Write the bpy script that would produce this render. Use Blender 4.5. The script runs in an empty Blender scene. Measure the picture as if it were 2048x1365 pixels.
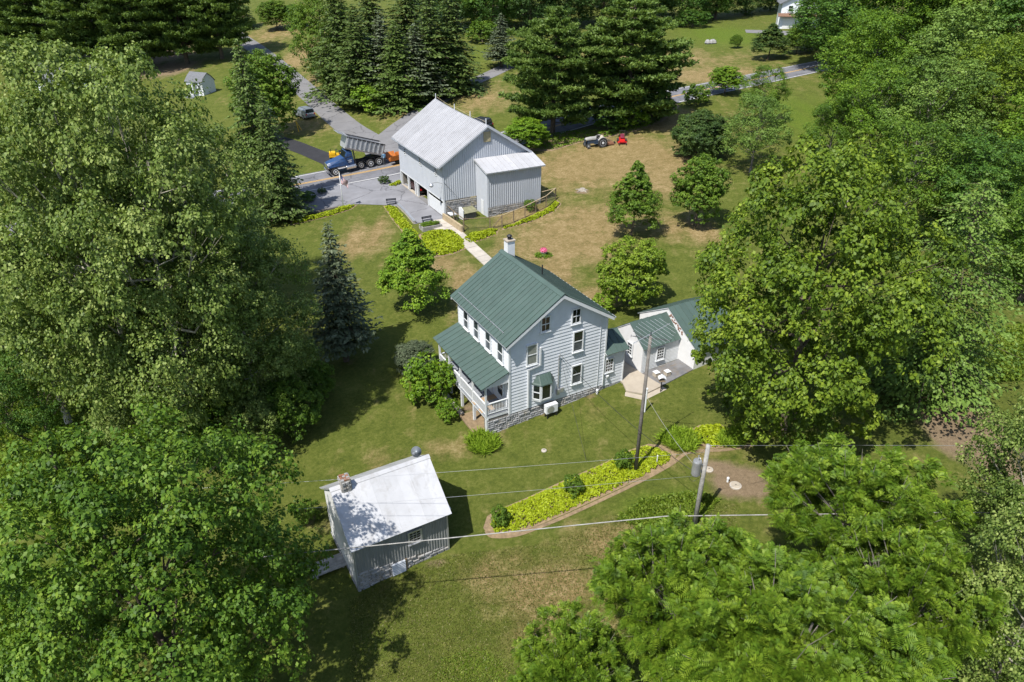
import bpy, bmesh, math, random
import numpy as np
from mathutils import Vector, Matrix, geometry

# ------------------------------------------------------------ scene, camera, light
sc = bpy.context.scene
col = sc.collection
F, CX, CY, CAMH = 1400.0, 1024.0, 682.5, 27.0
PITCH = math.atan(797.0 / F)
cp, sp = math.cos(PITCH), math.sin(PITCH)
cam_d = bpy.data.cameras.new('camera')
cam = bpy.data.objects.new('camera', cam_d); col.objects.link(cam)
cam.location = (0, 0, CAMH); cam.rotation_euler = (math.pi / 2 - PITCH, 0, 0)
cam_d.sensor_width = 36; cam_d.lens = 36 * F / 2048; cam_d.clip_start = .5; cam_d.clip_end = 3000
sc.camera = cam
SUN_EL, SHADOW_HEAD = math.radians(58), math.radians(38)
w = bpy.data.worlds.new('World'); sc.world = w; w.use_nodes = True
nt = w.node_tree; nt.nodes.clear()
sky = nt.nodes.new('ShaderNodeTexSky'); sky.sky_type = 'NISHITA'; sky.sun_disc = False
sky.sun_elevation = SUN_EL; sky.sun_rotation = SHADOW_HEAD + math.pi
bg = nt.nodes.new('ShaderNodeBackground'); bg.inputs[1].default_value = .11
wo = nt.nodes.new('ShaderNodeOutputWorld')
nt.links.new(sky.outputs[0], bg.inputs[0]); nt.links.new(bg.outputs[0], wo.inputs[0])
sun_d = bpy.data.lights.new('sun', 'SUN'); sun_d.energy = 4.4; sun_d.angle = math.radians(.53); sun_d.color = (1, .955, .88)
sun = bpy.data.objects.new('sun', sun_d); col.objects.link(sun)
sd = Vector((math.sin(SHADOW_HEAD) * math.cos(SUN_EL), math.cos(SHADOW_HEAD) * math.cos(SUN_EL), -math.sin(SUN_EL)))
sun.rotation_euler = sd.to_track_quat('-Z', 'Y').to_euler(); sun.location = (-40, -40, 90)
sc.view_settings.view_transform = 'Standard'; sc.view_settings.look = 'None'
sc.view_settings.exposure = 0.80; sc.view_settings.gamma = 1
sc.render.engine = 'CYCLES'
sc.cycles.max_bounces = 4; sc.cycles.diffuse_bounces = 2; sc.cycles.transmission_bounces = 2; sc.cycles.glossy_bounces = 2

# ------------------------------------------------------------ terrain
HA = math.radians(61.3)
UX, UY = math.sin(HA), math.cos(HA)
OX, OY, OZ = -.17, 37.29, .3          # near left corner of the farmhouse at the sill
HROT = math.pi / 2 - HA
def zt(x, y):
    x = np.asarray(x, float); y = np.asarray(y, float)
    s = (x - OX) * UX + (y - OY) * UY - 9
    pos = .085 * np.clip(s, 0, 95) + .05 * np.clip(s - 95, 0, 400)
    neg = -4.2 * np.tanh(np.clip(-s, 0, 1e4) * .085 / 4.2)
    t = np.clip((x + 10) / 60, 0, 1); t = t * t * (3 - 2 * t)
    q = (y - 95) / 8
    add = .06 * 8 * np.where(q > 20, q, np.log1p(np.exp(np.clip(q, -30, 20)))) * (1 - t)
    return np.where(s > 0, pos, neg) + add
def ztf(x, y): return float(zt(x, y))
def ray(px, py):
    a = (px - CX) / F; b = -(py - CY) / F
    return a, cp + b * sp, -sp + b * cp
TS = 8 * 1.006 ** np.arange(900)
def gp(px, py, off=0.0):
    dx, dy, dz = ray(px, py)
    h = CAMH + TS * dz - zt(TS * dx, TS * dy) - off
    i = int(np.argmax(h < 0))
    if h[i] >= 0: i = len(TS) - 1
    a, b = TS[max(i - 1, 0)], TS[i]
    for _ in range(25):
        m = (a + b) / 2
        if CAMH + m * dz - ztf(m * dx, m * dy) - off < 0: b = m
        else: a = m
    return Vector((b * dx, b * dy, CAMH + b * dz))
def at_y(px, py, Y):
    dx, dy, dz = ray(px, py); t = Y / dy
    return Vector((t * dx, Y, CAMH + t * dz))
def top_z(Y, ty):
    k = (CY - ty) / F
    return CAMH + Y * (k * cp - sp) / (cp + k * sp)
def depth(x, y, z): return y * cp - (z - CAMH) * sp

# ------------------------------------------------------------ object helpers
def tag(o, label=None, cat=None, group=None, kind=None):
    if label: o['label'] = label
    if cat: o['category'] = cat
    if group: o['group'] = group
    if kind: o['kind'] = kind
    return o
def empty(name, loc, rz=0, label=None, cat=None, group=None):
    o = bpy.data.objects.new(name, None); col.objects.link(o)
    o.location = loc; o.rotation_euler = (0, 0, rz); o.empty_display_size = .2
    return tag(o, label, cat, group)
def link(name, me, mat=None, parent=None):
    o = bpy.data.objects.new(name, me); col.objects.link(o)
    if parent is not None: o.parent = parent
    if mat is not None and not me.materials: me.materials.append(mat)
    return o
def copy_tree(o, parent=None):
    c = o.copy(); col.objects.link(c)
    c.parent = parent
    for ch in o.children: copy_tree(ch, c)
    return c
class MB:
    """collects boxes, bars, tubes and sheets into ONE mesh"""
    def __init__(s): s.v = []; s.f = []
    def add(s, vs, fs):
        n = len(s.v); s.v += [tuple(v) for v in vs]; s.f += [tuple(i + n for i in f) for f in fs]; return s
    def box(s, x0, y0, z0, x1, y1, z1):
        return s.add([(x0,y0,z0),(x1,y0,z0),(x1,y1,z0),(x0,y1,z0),(x0,y0,z1),(x1,y0,z1),(x1,y1,z1),(x0,y1,z1)],
                     [(3,2,1,0),(4,5,6,7),(0,1,5,4),(1,2,6,5),(2,3,7,6),(3,0,4,7)])
    def hexa(s, p):   # 8 points: bottom loop 0-3, top loop 4-7
        return s.add(p, [(3,2,1,0),(4,5,6,7),(0,1,5,4),(1,2,6,5),(2,3,7,6),(3,0,4,7)])
    def bar(s, a, b, w, h=None, up=(0,0,1)):
        a = Vector(a); b = Vector(b); d = (b - a).normalized(); h = h or w
        u = Vector(up)
        if abs(d.dot(u)) > .95: u = Vector((1,0,0))
        x = d.cross(u).normalized() * w / 2; y = x.cross(d).normalized() * h / 2
        return s.hexa([a-x-y, a+x-y, a+x+y, a-x+y, b-x-y, b+x-y, b+x+y, b-x+y])
    def tube(s, pts, rad, n=6, cap=True):
        pts = [Vector(p) for p in pts]
        if not hasattr(rad, '__len__'): rad = [rad] * len(pts)
        base = len(s.v); ref = Vector((0,0,1))
        for i, p in enumerate(pts):
            d = (pts[min(i+1, len(pts)-1)] - pts[max(i-1, 0)])
            d = d.normalized() if d.length > 1e-9 else Vector((0,0,1))
            r = ref if abs(d.dot(ref)) < .95 else Vector((1,0,0))
            x = d.cross(r).normalized(); y = d.cross(x)
            for k in range(n):
                a = 2 * math.pi * k / n
                s.v.append(tuple(p + (x * math.cos(a) + y * math.sin(a)) * rad[i]))
        for i in range(len(pts) - 1):
            for k in range(n):
                a = base + i*n + k; b = base + i*n + (k+1) % n
                s.f.append((a, b, b+n, a+n))
        if cap:
            s.f.append(tuple(base + k for k in range(n))); e = base + (len(pts)-1)*n
            s.f.append(tuple(e + n-1-k for k in range(n)))
        return s
    def lathe(s, prof, n=16, c=(0,0,0), axis='z'):
        base = len(s.v)
        for r, z in prof:
            for k in range(n):
                a = 2*math.pi*k/n; x, y = r*math.cos(a), r*math.sin(a)
                if axis == 'z': q = (c[0]+x, c[1]+y, c[2]+z)
                elif axis == 'y': q = (c[0]+x, c[1]+z, c[2]+y)
                else: q = (c[0]+z, c[1]+x, c[2]+y)
                s.v.append(q)
        for i in range(len(prof)-1):
            for k in range(n):
                a = base+i*n+k; b = base+i*n+(k+1) % n
                s.f.append((a, b, b+n, a+n))
        s.f.append(tuple(base+k for k in range(n))); e = base+(len(prof)-1)*n
        s.f.append(tuple(e+n-1-k for k in range(n)))
        return s
    def prism(s, poly, y0, y1, ax='y'):   # polygon in (x,z), extruded along y (or x: polygon in (y,z))
        n = len(poly)
        if ax == 'y': vs = [(x, y0, z) for x, z in poly] + [(x, y1, z) for x, z in poly]
        else: vs = [(y0, x, z) for x, z in poly] + [(y1, x, z) for x, z in poly]
        return s.add(vs, [tuple(range(n)), tuple(range(2*n-1, n-1, -1))] + [(i, i+n, (i+1) % n+n, (i+1) % n) for i in range(n)])
    def build(s, name, mat, parent=None, smooth=False, bevel=0, kind=None):
        me = bpy.data.meshes.new(name); me.from_pydata(s.v, [], s.f); me.materials.append(mat)
        bm = bmesh.new(); bm.from_mesh(me); bmesh.ops.recalc_face_normals(bm, faces=bm.faces)
        if bevel: bmesh.ops.bevel(bm, geom=[e for e in bm.edges if len(e.link_faces) == 2 and e.calc_face_angle(0) > .5], offset=bevel, segments=2, affect='EDGES', clamp_overlap=True)
        bm.to_mesh(me); bm.free()
        if smooth: me.polygons.foreach_set('use_smooth', [True] * len(me.polygons))
        o = link(name, me, None, parent)
        if kind: o['kind'] = kind
        return o

# ------------------------------------------------------------ materials
def nodes(name):
    m = bpy.data.materials.new(name); m.use_nodes = True
    t = m.node_tree; b = t.nodes['Principled BSDF']
    return m, t, b
def nz(t, scale, detail=4, rough=.55, coord='Object', dist=0):
    tc = t.nodes.new('ShaderNodeTexCoord'); n = t.nodes.new('ShaderNodeTexNoise')
    n.inputs['Scale'].default_value = scale; n.inputs['Detail'].default_value = detail
    n.inputs['Roughness'].default_value = rough; n.inputs['Distortion'].default_value = dist
    t.links.new(tc.outputs[coord], n.inputs['Vector']); return n
def ramp(t, inp, stops):
    r = t.nodes.new('ShaderNodeValToRGB'); e = r.color_ramp.elements
    while len(e) < len(stops): e.new(.5)
    for i, (p, c) in enumerate(stops): e[i].position = p; e[i].color = (*c, 1) if len(c) == 3 else c
    t.links.new(inp, r.inputs[0]); return r
def bump(t, b, h, strength=.3, dist=.05):
    n = t.nodes.new('ShaderNodeBump'); n.inputs['Strength'].default_value = strength; n.inputs['Distance'].default_value = dist
    t.links.new(h, n.inputs['Height']); t.links.new(n.outputs[0], b.inputs['Normal'])
def mixc(t, fac, a, b, mode='MIX'):
    n = t.nodes.new('ShaderNodeMix'); n.data_type = 'RGBA'; n.blend_type = mode
    for v, k in ((fac, 0), (a, 6), (b, 7)):
        if hasattr(v, 'is_output'): t.links.new(v, n.inputs[k])
        elif k == 0: n.inputs[0].default_value = v
        else: n.inputs[k].default_value = (*v, 1)
    return n.outputs[2]
def mat(name, c, rough=.6, metal=0, var=.15, scale=3, spec=.4, bmp=0, bscale=20, dirt=None, dirtamt=.5, streak=False, crack=0):
    m, t, b = nodes(name)
    b.inputs['Roughness'].default_value = rough; b.inputs['Metallic'].default_value = metal
    b.inputs['Specular IOR Level'].default_value = spec
    n = nz(t, scale, 5, .6)
    lo = tuple(x * (1 - var) for x in c); hi = tuple(min(1, x * (1 + var)) for x in c)
    r = ramp(t, n.outputs[0], [(.3, lo), (.7, hi)])
    out = r.outputs[0]
    if dirt:
        n2 = nz(t, scale * .6, 6, .7, dist=.6)
        if streak:
            mpn = t.nodes.new('ShaderNodeMapping'); mpn.inputs['Scale'].default_value = (3.2, 3.2, .35)
            t.links.new(n2.inputs['Vector'].links[0].from_socket, mpn.inputs[0]); t.links.new(mpn.outputs[0], n2.inputs['Vector'])
        r2 = ramp(t, n2.outputs[0], [(.5, (0,0,0)), (.75, (dirtamt,)*3)])
        out = mixc(t, r2.outputs[0], out, dirt)
    if crack:
        wv = nz(t, 1.2, 3); vo = t.nodes.new('ShaderNodeTexVoronoi'); vo.feature = 'DISTANCE_TO_EDGE'; vo.inputs['Scale'].default_value = crack
        tcv = t.nodes.new('ShaderNodeTexCoord'); va = t.nodes.new('ShaderNodeVectorMath'); va.operation = 'ADD'; t.links.new(tcv.outputs['Object'], va.inputs[0]); t.links.new(wv.outputs['Color'], va.inputs[1]); t.links.new(va.outputs[0], vo.inputs['Vector'])
        rc = ramp(t, vo.outputs['Distance'], [(.004, (.45,.45,.46)), (.02, (1,1,1))]); out = mixc(t, .8, out, rc.outputs[0], 'MULTIPLY')
    oi = t.nodes.new('ShaderNodeObjectInfo'); rr_ = ramp(t, oi.outputs['Random'], [(0, (.93,.93,.93)), (1, (1.05,1.05,1.05))])
    out = mixc(t, 1.0, out, rr_.outputs[0], 'MULTIPLY')
    t.links.new(out, b.inputs['Base Color'])
    if bmp: bump(t, b, nz(t, bscale, 4).outputs[0], bmp)
    return m
M = {}
M['white'] = mat('white_paint', (.58,.60,.62), .55, var=.06, dirt=(.55,.55,.52), dirtamt=.35)
M['siding'] = mat('white_clapboard', (.60,.63,.68), .5, var=.06, scale=1.2, dirt=(.56,.57,.57), dirtamt=.4, streak=True)
M['stucco'] = mat('whitewashed_wall', (.60,.60,.60), .8, var=.05, scale=1.5, dirt=(.6,.58,.53), dirtamt=.4, bmp=.3, bscale=8, streak=True)
M['barnwhite'] = mat('barn_white_metal', (.40,.425,.47), .45, var=.05, scale=.6, dirt=(.52,.54,.57), dirtamt=.4, streak=True)
M['tin'] = mat('white_tin_roof', (.43,.435,.45), .42, metal=.15, var=.08, scale=.8, dirt=(.30,.29,.28), dirtamt=.8, streak=True)
M['barnroof'] = mat('pale_metal_roof', (.36,.365,.385), .8, metal=0, spec=.15, var=.06, scale=.5, dirt=(.27,.27,.28), dirtamt=.7, streak=True)
M['greyside'] = mat('grey_metal_siding', (.22,.23,.23), .5, metal=.1, var=.1, scale=1, dirt=(.13,.14,.135), dirtamt=.5, streak=True)
M['green'] = mat('green_metal_roof', (.056,.088,.076), .5, var=.10, scale=.9, spec=.4, dirt=(.075,.10,.09), dirtamt=.6, streak=True)
M['glass'] = mat('window_glass', (.012,.016,.018), .06, var=.5, scale=.7, spec=.8)
M['blackmetal'] = mat('dark_metal', (.025,.026,.03), .5, metal=.3)
M['steel'] = mat('galvanised_steel', (.42,.43,.45), .4, metal=.6)
M['stone'] = mat('grey_fieldstone', (.25,.25,.25), .9, var=.35, scale=2.2, bmp=.5, bscale=12, dirt=(.30,.24,.15), dirtamt=.7)
M['whitestone'] = mat('whitewashed_fieldstone', (.27,.275,.285), .9, var=.25, scale=2.2, bmp=.5, bscale=12, dirt=(.3,.27,.21), dirtamt=.8)
M['mortar'] = mat('old_mortar', (.20,.185,.16), .95, var=.2)
M['brick'] = mat('weathered_red_brick', (.20,.095,.055), .9, var=.35, scale=5, bmp=.4, bscale=15)
M['wood'] = mat('weathered_pole_wood', (.13,.118,.105), .85, var=.3, scale=4, bmp=.4, bscale=30)
M['greywood'] = mat('silvered_pole_wood', (.27,.265,.25), .85, var=.3, scale=4, bmp=.4, bscale=30)
M['fencewood'] = mat('fence_wood', (.15,.115,.075), .9, var=.3, scale=4, bmp=.4, bscale=30)
M['palewood'] = mat('pale_lumber', (.34,.27,.17), .85, var=.2, scale=3, bmp=.3, bscale=25)
M['tan'] = mat('tan_deck', (.36,.25,.15), .8, var=.15)
M['deckgrey'] = mat('grey_deck_paint', (.20,.215,.24), .6, var=.1)
M['blue'] = mat('blue_door_paint', (.10,.27,.42), .5, var=.12)
M['concrete'] = mat('pale_concrete', (.33,.29,.235), .9, var=.12, scale=1.5, dirt=(.30,.25,.19), dirtamt=.6, bmp=.2)
M['walk'] = mat('walk_concrete', (.36,.33,.29), .9, var=.12, scale=1.5, dirt=(.33,.30,.24), dirtamt=.6, bmp=.2)
M['patio'] = mat('patio_slate', (.13,.13,.135), .85, var=.3, scale=1.4, dirt=(.14,.10,.055), dirtamt=.9, bmp=.3)
M['asphalt'] = mat('road_asphalt', (.135,.137,.152), .9, var=.24, scale=.5, dirt=(.095,.096,.105), dirtamt=.7, bmp=.25, bscale=40, crack=.22)
M['drive'] = mat('driveway_asphalt', (.165,.167,.182), .9, var=.2, scale=.35, dirt=(.145,.145,.155), dirtamt=.8, bmp=.25, bscale=40, crack=.22)
M['lane'] = mat('lane_asphalt', (.15,.148,.152), .9, var=.12, scale=.4, dirt=(.14,.135,.13), dirtamt=.8, bmp=.25, bscale=40, crack=.22)
M['newtar'] = mat('fresh_black_asphalt', (.020,.020,.023), .75, var=.2, scale=1, bmp=.25, bscale=40)
M['yellowline'] = mat('yellow_line_paint', (.50,.30,.07), .8, var=.15, scale=6)
M['whiteline'] = mat('white_line_paint', (.55,.55,.54), .8, var=.15, scale=6)
M['soil'] = mat('bed_soil', (.20,.145,.085), .95, var=.3, scale=4, bmp=.5)
M['rubber'] = mat('tyre_rubber', (.022,.022,.023), .85, var=.3)
M['alu'] = mat('aluminium', (.48,.49,.51), .38, metal=.55, var=.12, scale=2)
M['chrome'] = mat('chrome', (.6,.6,.6), .2, metal=.9)
M['truckblue'] = mat('truck_blue_paint', (.016,.05,.14), .35, var=.2, spec=.6, dirt=(.07,.075,.08), dirtamt=.4)
M['cat_yellow'] = mat('machine_yellow', (.62,.36,.012), .45, var=.1)
M['orange'] = mat('machine_orange', (.34,.10,.012), .5, var=.2, dirt=(.10,.06,.03))
M['silver'] = mat('silver_paint', (.22,.245,.27), .3, metal=.35, var=.05, spec=.6)
M['darkcar'] = mat('dark_paint', (.02,.023,.03), .25, var=.1, spec=.6)
M['redcar'] = mat('maroon_paint', (.035,.008,.009), .3, var=.1, spec=.6)
M['bluecar'] = mat('pale_blue_paint', (.22,.27,.33), .3, metal=.3, var=.05, spec=.6)
M['red'] = mat('mower_red', (.45,.012,.012), .4, var=.1, spec=.5)
M['magenta'] = mat('seat_maroon', (.20,.03,.06), .6)
M['tractorgrey'] = mat('tractor_grey', (.33,.33,.32), .5, var=.15)
M['tractorblue'] = mat('tractor_dark_blue', (.03,.045,.07), .5, var=.15)
M['cream'] = mat('cream_cloth', (.40,.35,.28), .9, var=.15)
M['shingle'] = mat('grey_shingles', (.12,.125,.135), .9, var=.25, scale=6, bmp=.3, bscale=12)
M['brownshingle'] = mat('brown_shingles', (.15,.085,.055), .9, var=.25, scale=6, bmp=.3, bscale=12)
M['vent'] = mat('yellowed_louver', (.36,.31,.19), .8, var=.2)
M['dark'] = mat('dark_interior', (.015,.014,.013), .9)
M['bark'] = mat('brown_bark', (.095,.075,.055), .95, var=.35, scale=3, bmp=.6, bscale=14)
M['greybark'] = mat('grey_bark', (.15,.135,.115), .95, var=.35, scale=3, bmp=.6, bscale=14)
M['sycbark'] = mat('sycamore_bark', (.34,.32,.26), .9, var=.3, scale=1.6, dirt=(.14,.115,.075), dirtamt=1, bmp=.3)
M['deadwood'] = mat('bare_dead_wood', (.26,.235,.20), .95, var=.3, scale=4)
M['pink'] = mat('pink_petals', (.55,.10,.20), .7, var=.3)
M['blind'] = mat('drawn_blind', (.20,.21,.19), .35, var=.2, scale=2, spec=.6)
M['greypane'] = mat('screened_glass', (.075,.085,.10), .2, var=.3, scale=2, spec=.7)
M['denim'] = mat('dark_denim', (.03,.035,.05), .9)
def leafmat(name, dark, mid, light, trans=.30, rough=.55, spec=.25):
    m, t, b = nodes(name)
    at = t.nodes.new('ShaderNodeAttribute'); at.attribute_name = 'tint'
    r = ramp(t, at.outputs['Fac'], [(0, dark), (.5, mid), (1, light)])
    b.inputs['Roughness'].default_value = rough; b.inputs['Specular IOR Level'].default_value = spec
    t.links.new(r.outputs[0], b.inputs['Base Color'])
    tr = t.nodes.new('ShaderNodeBsdfTranslucent')
    tc = mixc(t, .35, r.outputs[0], (.25,.36,.01)); t.links.new(tc, tr.inputs[0])
    mx = t.nodes.new('ShaderNodeMixShader'); mx.inputs[0].default_value = trans
    t.links.new(b.outputs[0], mx.inputs[1]); t.links.new(tr.outputs[0], mx.inputs[2])
    t.links.new(mx.outputs[0], t.nodes['Material Output'].inputs[0])
    return m
LF = {}
LF['maple'] = leafmat('maple_leaf', (.045,.085,.008), (.108,.172,.013), (.215,.285,.026)) #(0.0338,0.0810,0.0108), (0.0810,0.1688,0.0149), (0.1823,0.2700,0.0216))
LF['maple2'] = leafmat('dark_maple_leaf', (.032,.078,.008), (.082,.160,.014), (.17,.255,.028)) #(0.0297,0.0743,0.0121), (0.0607,0.1418,0.0162), (0.1148,0.2160,0.0243))
LF['syc'] = leafmat('sycamore_leaf', (.052,.092,.014), (.135,.198,.036), (.29,.35,.10)) #(0.0473,0.0810,0.0162), (0.1013,0.1553,0.0297), (0.2160,0.2700,0.0743))
LF['walnut'] = leafmat('walnut_leaflet', (.034,.080,.005), (.092,.165,.010), (.21,.295,.026)) #(0.0473,0.1148,0.0081), (0.1013,0.2093,0.0121), (0.1958,0.3172,0.0243))
LF['oak'] = leafmat('oak_leaf', (.045,.095,.010), (.09,.165,.015), (.16,.245,.026)) #(0.0405,0.1013,0.0135), (0.0743,0.1688,0.0175), (0.1283,0.2362,0.0270))
LF['lime'] = leafmat('lime_leaf', (0.0675,0.1485,0.0108), (0.1350,0.2430,0.0162), (0.2295,0.3375,0.0270))
LF['forest'] = leafmat('forest_leaf', (0.0270,0.0702,0.0121), (0.0607,0.1350,0.0175), (0.1148,0.2093,0.0270))
LF['forest2'] = leafmat('bright_forest_leaf', (.045,.100,.009), (.095,.180,.013), (.17,.265,.02)) #(0.0432,0.1080,0.0108), (0.0878,0.1890,0.0135), (0.1553,0.2633,0.0203))
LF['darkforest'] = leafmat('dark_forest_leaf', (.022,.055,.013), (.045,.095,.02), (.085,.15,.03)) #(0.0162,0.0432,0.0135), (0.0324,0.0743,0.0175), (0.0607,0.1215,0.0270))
LF['dogwood'] = leafmat('dogwood_leaf', (.075,.135,.010), (.14,.22,.016), (.24,.32,.03)) #(0.0810,0.1485,0.0135), (0.1485,0.2295,0.0203), (0.2565,0.3240,0.0405))
LF['pine'] = leafmat('pine_needle', (.050,.095,.018), (.105,.170,.032), (.19,.26,.055), .28) #(0.0243,0.0675,0.0189), (0.0513,0.1242,0.0297), (0.1013,0.1890,0.0473), .15)
LF['spruce'] = leafmat('spruce_needle', (.032,.058,.015), (.066,.108,.024), (.125,.175,.042), .2) #(0.0162,0.0459,0.0149), (0.0324,0.0783,0.0203), (0.0675,0.1242,0.0297), .1)
LF['olive'] = leafmat('olive_spruce_needle', (0.0338,0.0648,0.0135), (0.0675,0.1148,0.0203), (0.1283,0.1823,0.0405), .12)
LF['blue'] = leafmat('blue_spruce_needle', (.034,.053,.026), (.076,.102,.053), (.15,.178,.105), .1) #(0.0405,0.0810,0.0607), (0.0878,0.1458,0.1148), (0.1688,0.2362,0.1958), .1)
LF['hemlock'] = leafmat('hemlock_needle', (0.0540,0.1013,0.0162), (0.1013,0.1755,0.0270), (0.1755,0.2565,0.0473), .2)
LF['bed'] = leafmat('creeping_groundcover', (.15,.20,.005), (.24,.30,.008), (.33,.39,.015), .2)
LF['bed2'] = leafmat('green_groundcover', (.05,.11,.006), (.10,.18,.010), (.16,.24,.016), .2)
LF['shrub'] = leafmat('shrub_leaf', (0.0607,0.1350,0.0095), (0.1148,0.2093,0.0121), (0.2025,0.2970,0.0203))
LF['yew'] = leafmat('yew_needle', (.020,.048,.011), (.045,.085,.016), (.095,.145,.028), .12) #(0.0162,0.0486,0.0108), (0.0338,0.0837,0.0162), (0.0743,0.1350,0.0270), .12)
LF['daylily'] = leafmat('daylily_blade', (0.1080,0.1890,0.0135), (0.1890,0.2970,0.0203), (0.2970,0.4050,0.0405))
LF['grass'] = leafmat('grass_blade', (.075,.095,.015), (.13,.145,.028), (.25,.22,.10), .3)
LF['weed'] = leafmat('weed_leaf', (.065,.115,.010), (.12,.185,.016), (.21,.26,.035), .3) #(0.0810,0.1755,0.0108), (0.1620,0.2970,0.0162), (0.2700,0.4050,0.0338), .3)
LF['dry'] = leafmat('rusty_leaf', (0.0945,0.0810,0.0270), (0.1350,0.1350,0.0405), (0.2160,0.2025,0.0675))

# ------------------------------------------------------------ the ground
def axis(a, b, dense0, dense1, step, grow=1.14):
    v = list(np.arange(dense0, dense1, step)); s = step; x = v[0]
    left = []
    while x > a: s *= grow; x -= s; left.append(x)
    s = step; x = v[-1]; right = []
    while x < b: s *= grow; x += s; right.append(x)
    return np.array(left[::-1] + v + right)
gx = axis(-420, 420, -45, 62, .55); gy = axis(-60, 800, 12, 135, .55)
GX, GY = np.meshgrid(gx, gy)
GZ = zt(GX, GY)
nx, ny = len(gx), len(gy)
me = bpy.data.meshes.new('ground')
me.vertices.add(nx * ny); me.vertices.foreach_set('co', np.stack([GX, GY, GZ], -1).astype(np.float32).ravel())
ii = (np.arange(ny-1)[:, None] * nx + np.arange(nx-1)[None]).ravel()
q = np.stack([ii, ii+1, ii+1+nx, ii+nx], -1)
me.loops.add(q.size); me.loops.foreach_set('vertex_index', q.ravel().astype(np.int32))
me.polygons.add(len(q)); me.polygons.foreach_set('loop_start', (np.arange(len(q)) * 4).astype(np.int32))
me.update(calc_edges=True); me.polygons.foreach_set('use_smooth', np.ones(len(q), bool))
# dryness / bare earth / lushness of the turf, as places on the ground (pixel of the photo -> spot on the terrain)
def blobs(lst):
    a = np.zeros_like(GX)
    for px, py, rx, ry, amt in lst:
        c = gp(px, py); k = depth(c.x, c.y, c.z) / F
        l = gp(px, py - ry); rr = max(.5, (l - c).length); wx = rx * k
        d = ((GX - c.x) / wx) ** 2 + ((GY - c.y) / rr) ** 2
        a = np.maximum(a, amt * np.exp(-d * 1.2))
    return a
dry = blobs([(1230,300,130,40,1),(1330,240,90,30,1),(1130,480,130,60,.95),(1180,440,120,40,.9),(1040,500,90,40,.7),(1290,360,120,45,.8),(1100,560,70,50,.9),
             (930,560,45,35,1),(880,530,50,25,.9),(720,480,45,35,.8),(750,470,30,40,.8),(1180,600,60,30,1),(1000,470,60,30,.4),(1400,460,40,40,.8),
             (1180,330,150,50,1),(1060,430,80,30,.9),(1330,330,90,50,.9),(1110,1180,140,55,.95),(1230,1080,100,50,.8),(1120,1270,120,55,.85),(980,1150,80,35,.6),(1020,1120,60,25,.45),(900,900,70,30,.45),(770,920,60,30,.35),(1400,900,90,22,.5),
             (1300,120,200,22,.75),(1420,150,160,20,.85),(1480,160,60,20,.6),(960,200,70,30,.7),(620,250,80,25,.6),(560,60,60,25,.7),(590,120,40,40,.9),(640,150,25,40,.7),
             (820,235,100,25,.35),(1350,450,60,40,.6),(950,880,60,20,.3),(1220,830,60,20,.25),(1500,240,60,60,.25),(870,1170,60,30,.35)])
bare = blobs([(1930,860,110,70,1.1),(1840,800,50,30,.9),(2000,940,60,60,.9),(1480,965,75,38,1.1),(1430,935,60,20,.9),(270,115,150,22,1.1),(330,140,80,16,1.1),(150,125,120,20,1),(1165,383,18,7,1),
              (1000,860,22,7,.8),(1085,825,40,7,.8),(1180,790,35,6,.7),(940,815,25,14,.9),(620,1040,20,10,.8),(870,1130,35,10,.8),(1390,440,30,14,.6),(700,725,20,10,.5),(930,640,30,14,.6)])
lush = blobs([(1330,1010,110,35,1),(150,850,150,120,1),(60,980,120,80,.9),(60,1200,150,150,.8),(1980,690,90,60,1),(1620,240,120,70,.75),(1700,300,100,70,.7),(1450,70,120,25,.8),
              (800,430,45,25,.5),(1150,850,110,40,.35),(1030,890,70,30,.35),(960,110,40,30,.5),(760,1290,120,70,.45),(960,1330,90,40,.7),(1150,1120,40,15,.3),(1960,1200,150,150,.6),(600,30,70,30,.3)])
for nm, a in (('dry', dry), ('bare', bare), ('lush', lush)):
    at = me.attributes.new(nm, 'FLOAT', 'POINT'); at.data.foreach_set('value', a.astype(np.float32).ravel())
m, t, b = nodes('turf')
def attr(t, n):
    a = t.nodes.new('ShaderNodeAttribute'); a.attribute_name = n; return a.outputs['Fac']
def mth(t, op, a, bb):
    n = t.nodes.new('ShaderNodeMath'); n.operation = op; n.use_clamp = False
    for v, k in ((a, 0), (bb, 1)):
        if hasattr(v, 'is_output'): t.links.new(v, n.inputs[k])
        else: n.inputs[k].default_value = v
    return n.outputs[0]
n_big = nz(t, .13, 5, .6).outputs[0]; n_mid = nz(t, .8, 6, .7, dist=.4).outputs[0]; n_fine = nz(t, 4.2, 7, .82).outputs[0]; n_blade = nz(t, 38, 3, .7).outputs[0]
tcn = t.nodes.new('ShaderNodeTexCoord'); mp = t.nodes.new('ShaderNodeMapping'); mp.inputs['Rotation'].default_value = (0, 0, .75); mp.inputs['Scale'].default_value = (.9, .10, 1)
t.links.new(tcn.outputs['Object'], mp.inputs[0]); stre = t.nodes.new('ShaderNodeTexNoise'); stre.inputs['Scale'].default_value = .9; stre.inputs['Detail'].default_value = 3
t.links.new(mp.outputs[0], stre.inputs['Vector'])
greens = ramp(t, mth(t, 'ADD', mth(t, 'MULTIPLY', n_mid, .35), mth(t, 'MULTIPLY', n_fine, .65)), [(.34, (.042,.062,.009)), (.5, (.093,.114,.019)), (.66, (.165,.170,.045))])
drys = ramp(t, mth(t, 'ADD', mth(t, 'MULTIPLY', n_mid, .35), mth(t, 'MULTIPLY', n_fine, .65)), [(.36, (.105,.095,.030)), (.5, (.225,.165,.074)), (.64, (.38,.29,.165))])
lushs = ramp(t, n_fine, [(.36, (.045,.078,.008)), (.5, (.09,.135,.014)), (.64, (.155,.19,.03))])
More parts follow.
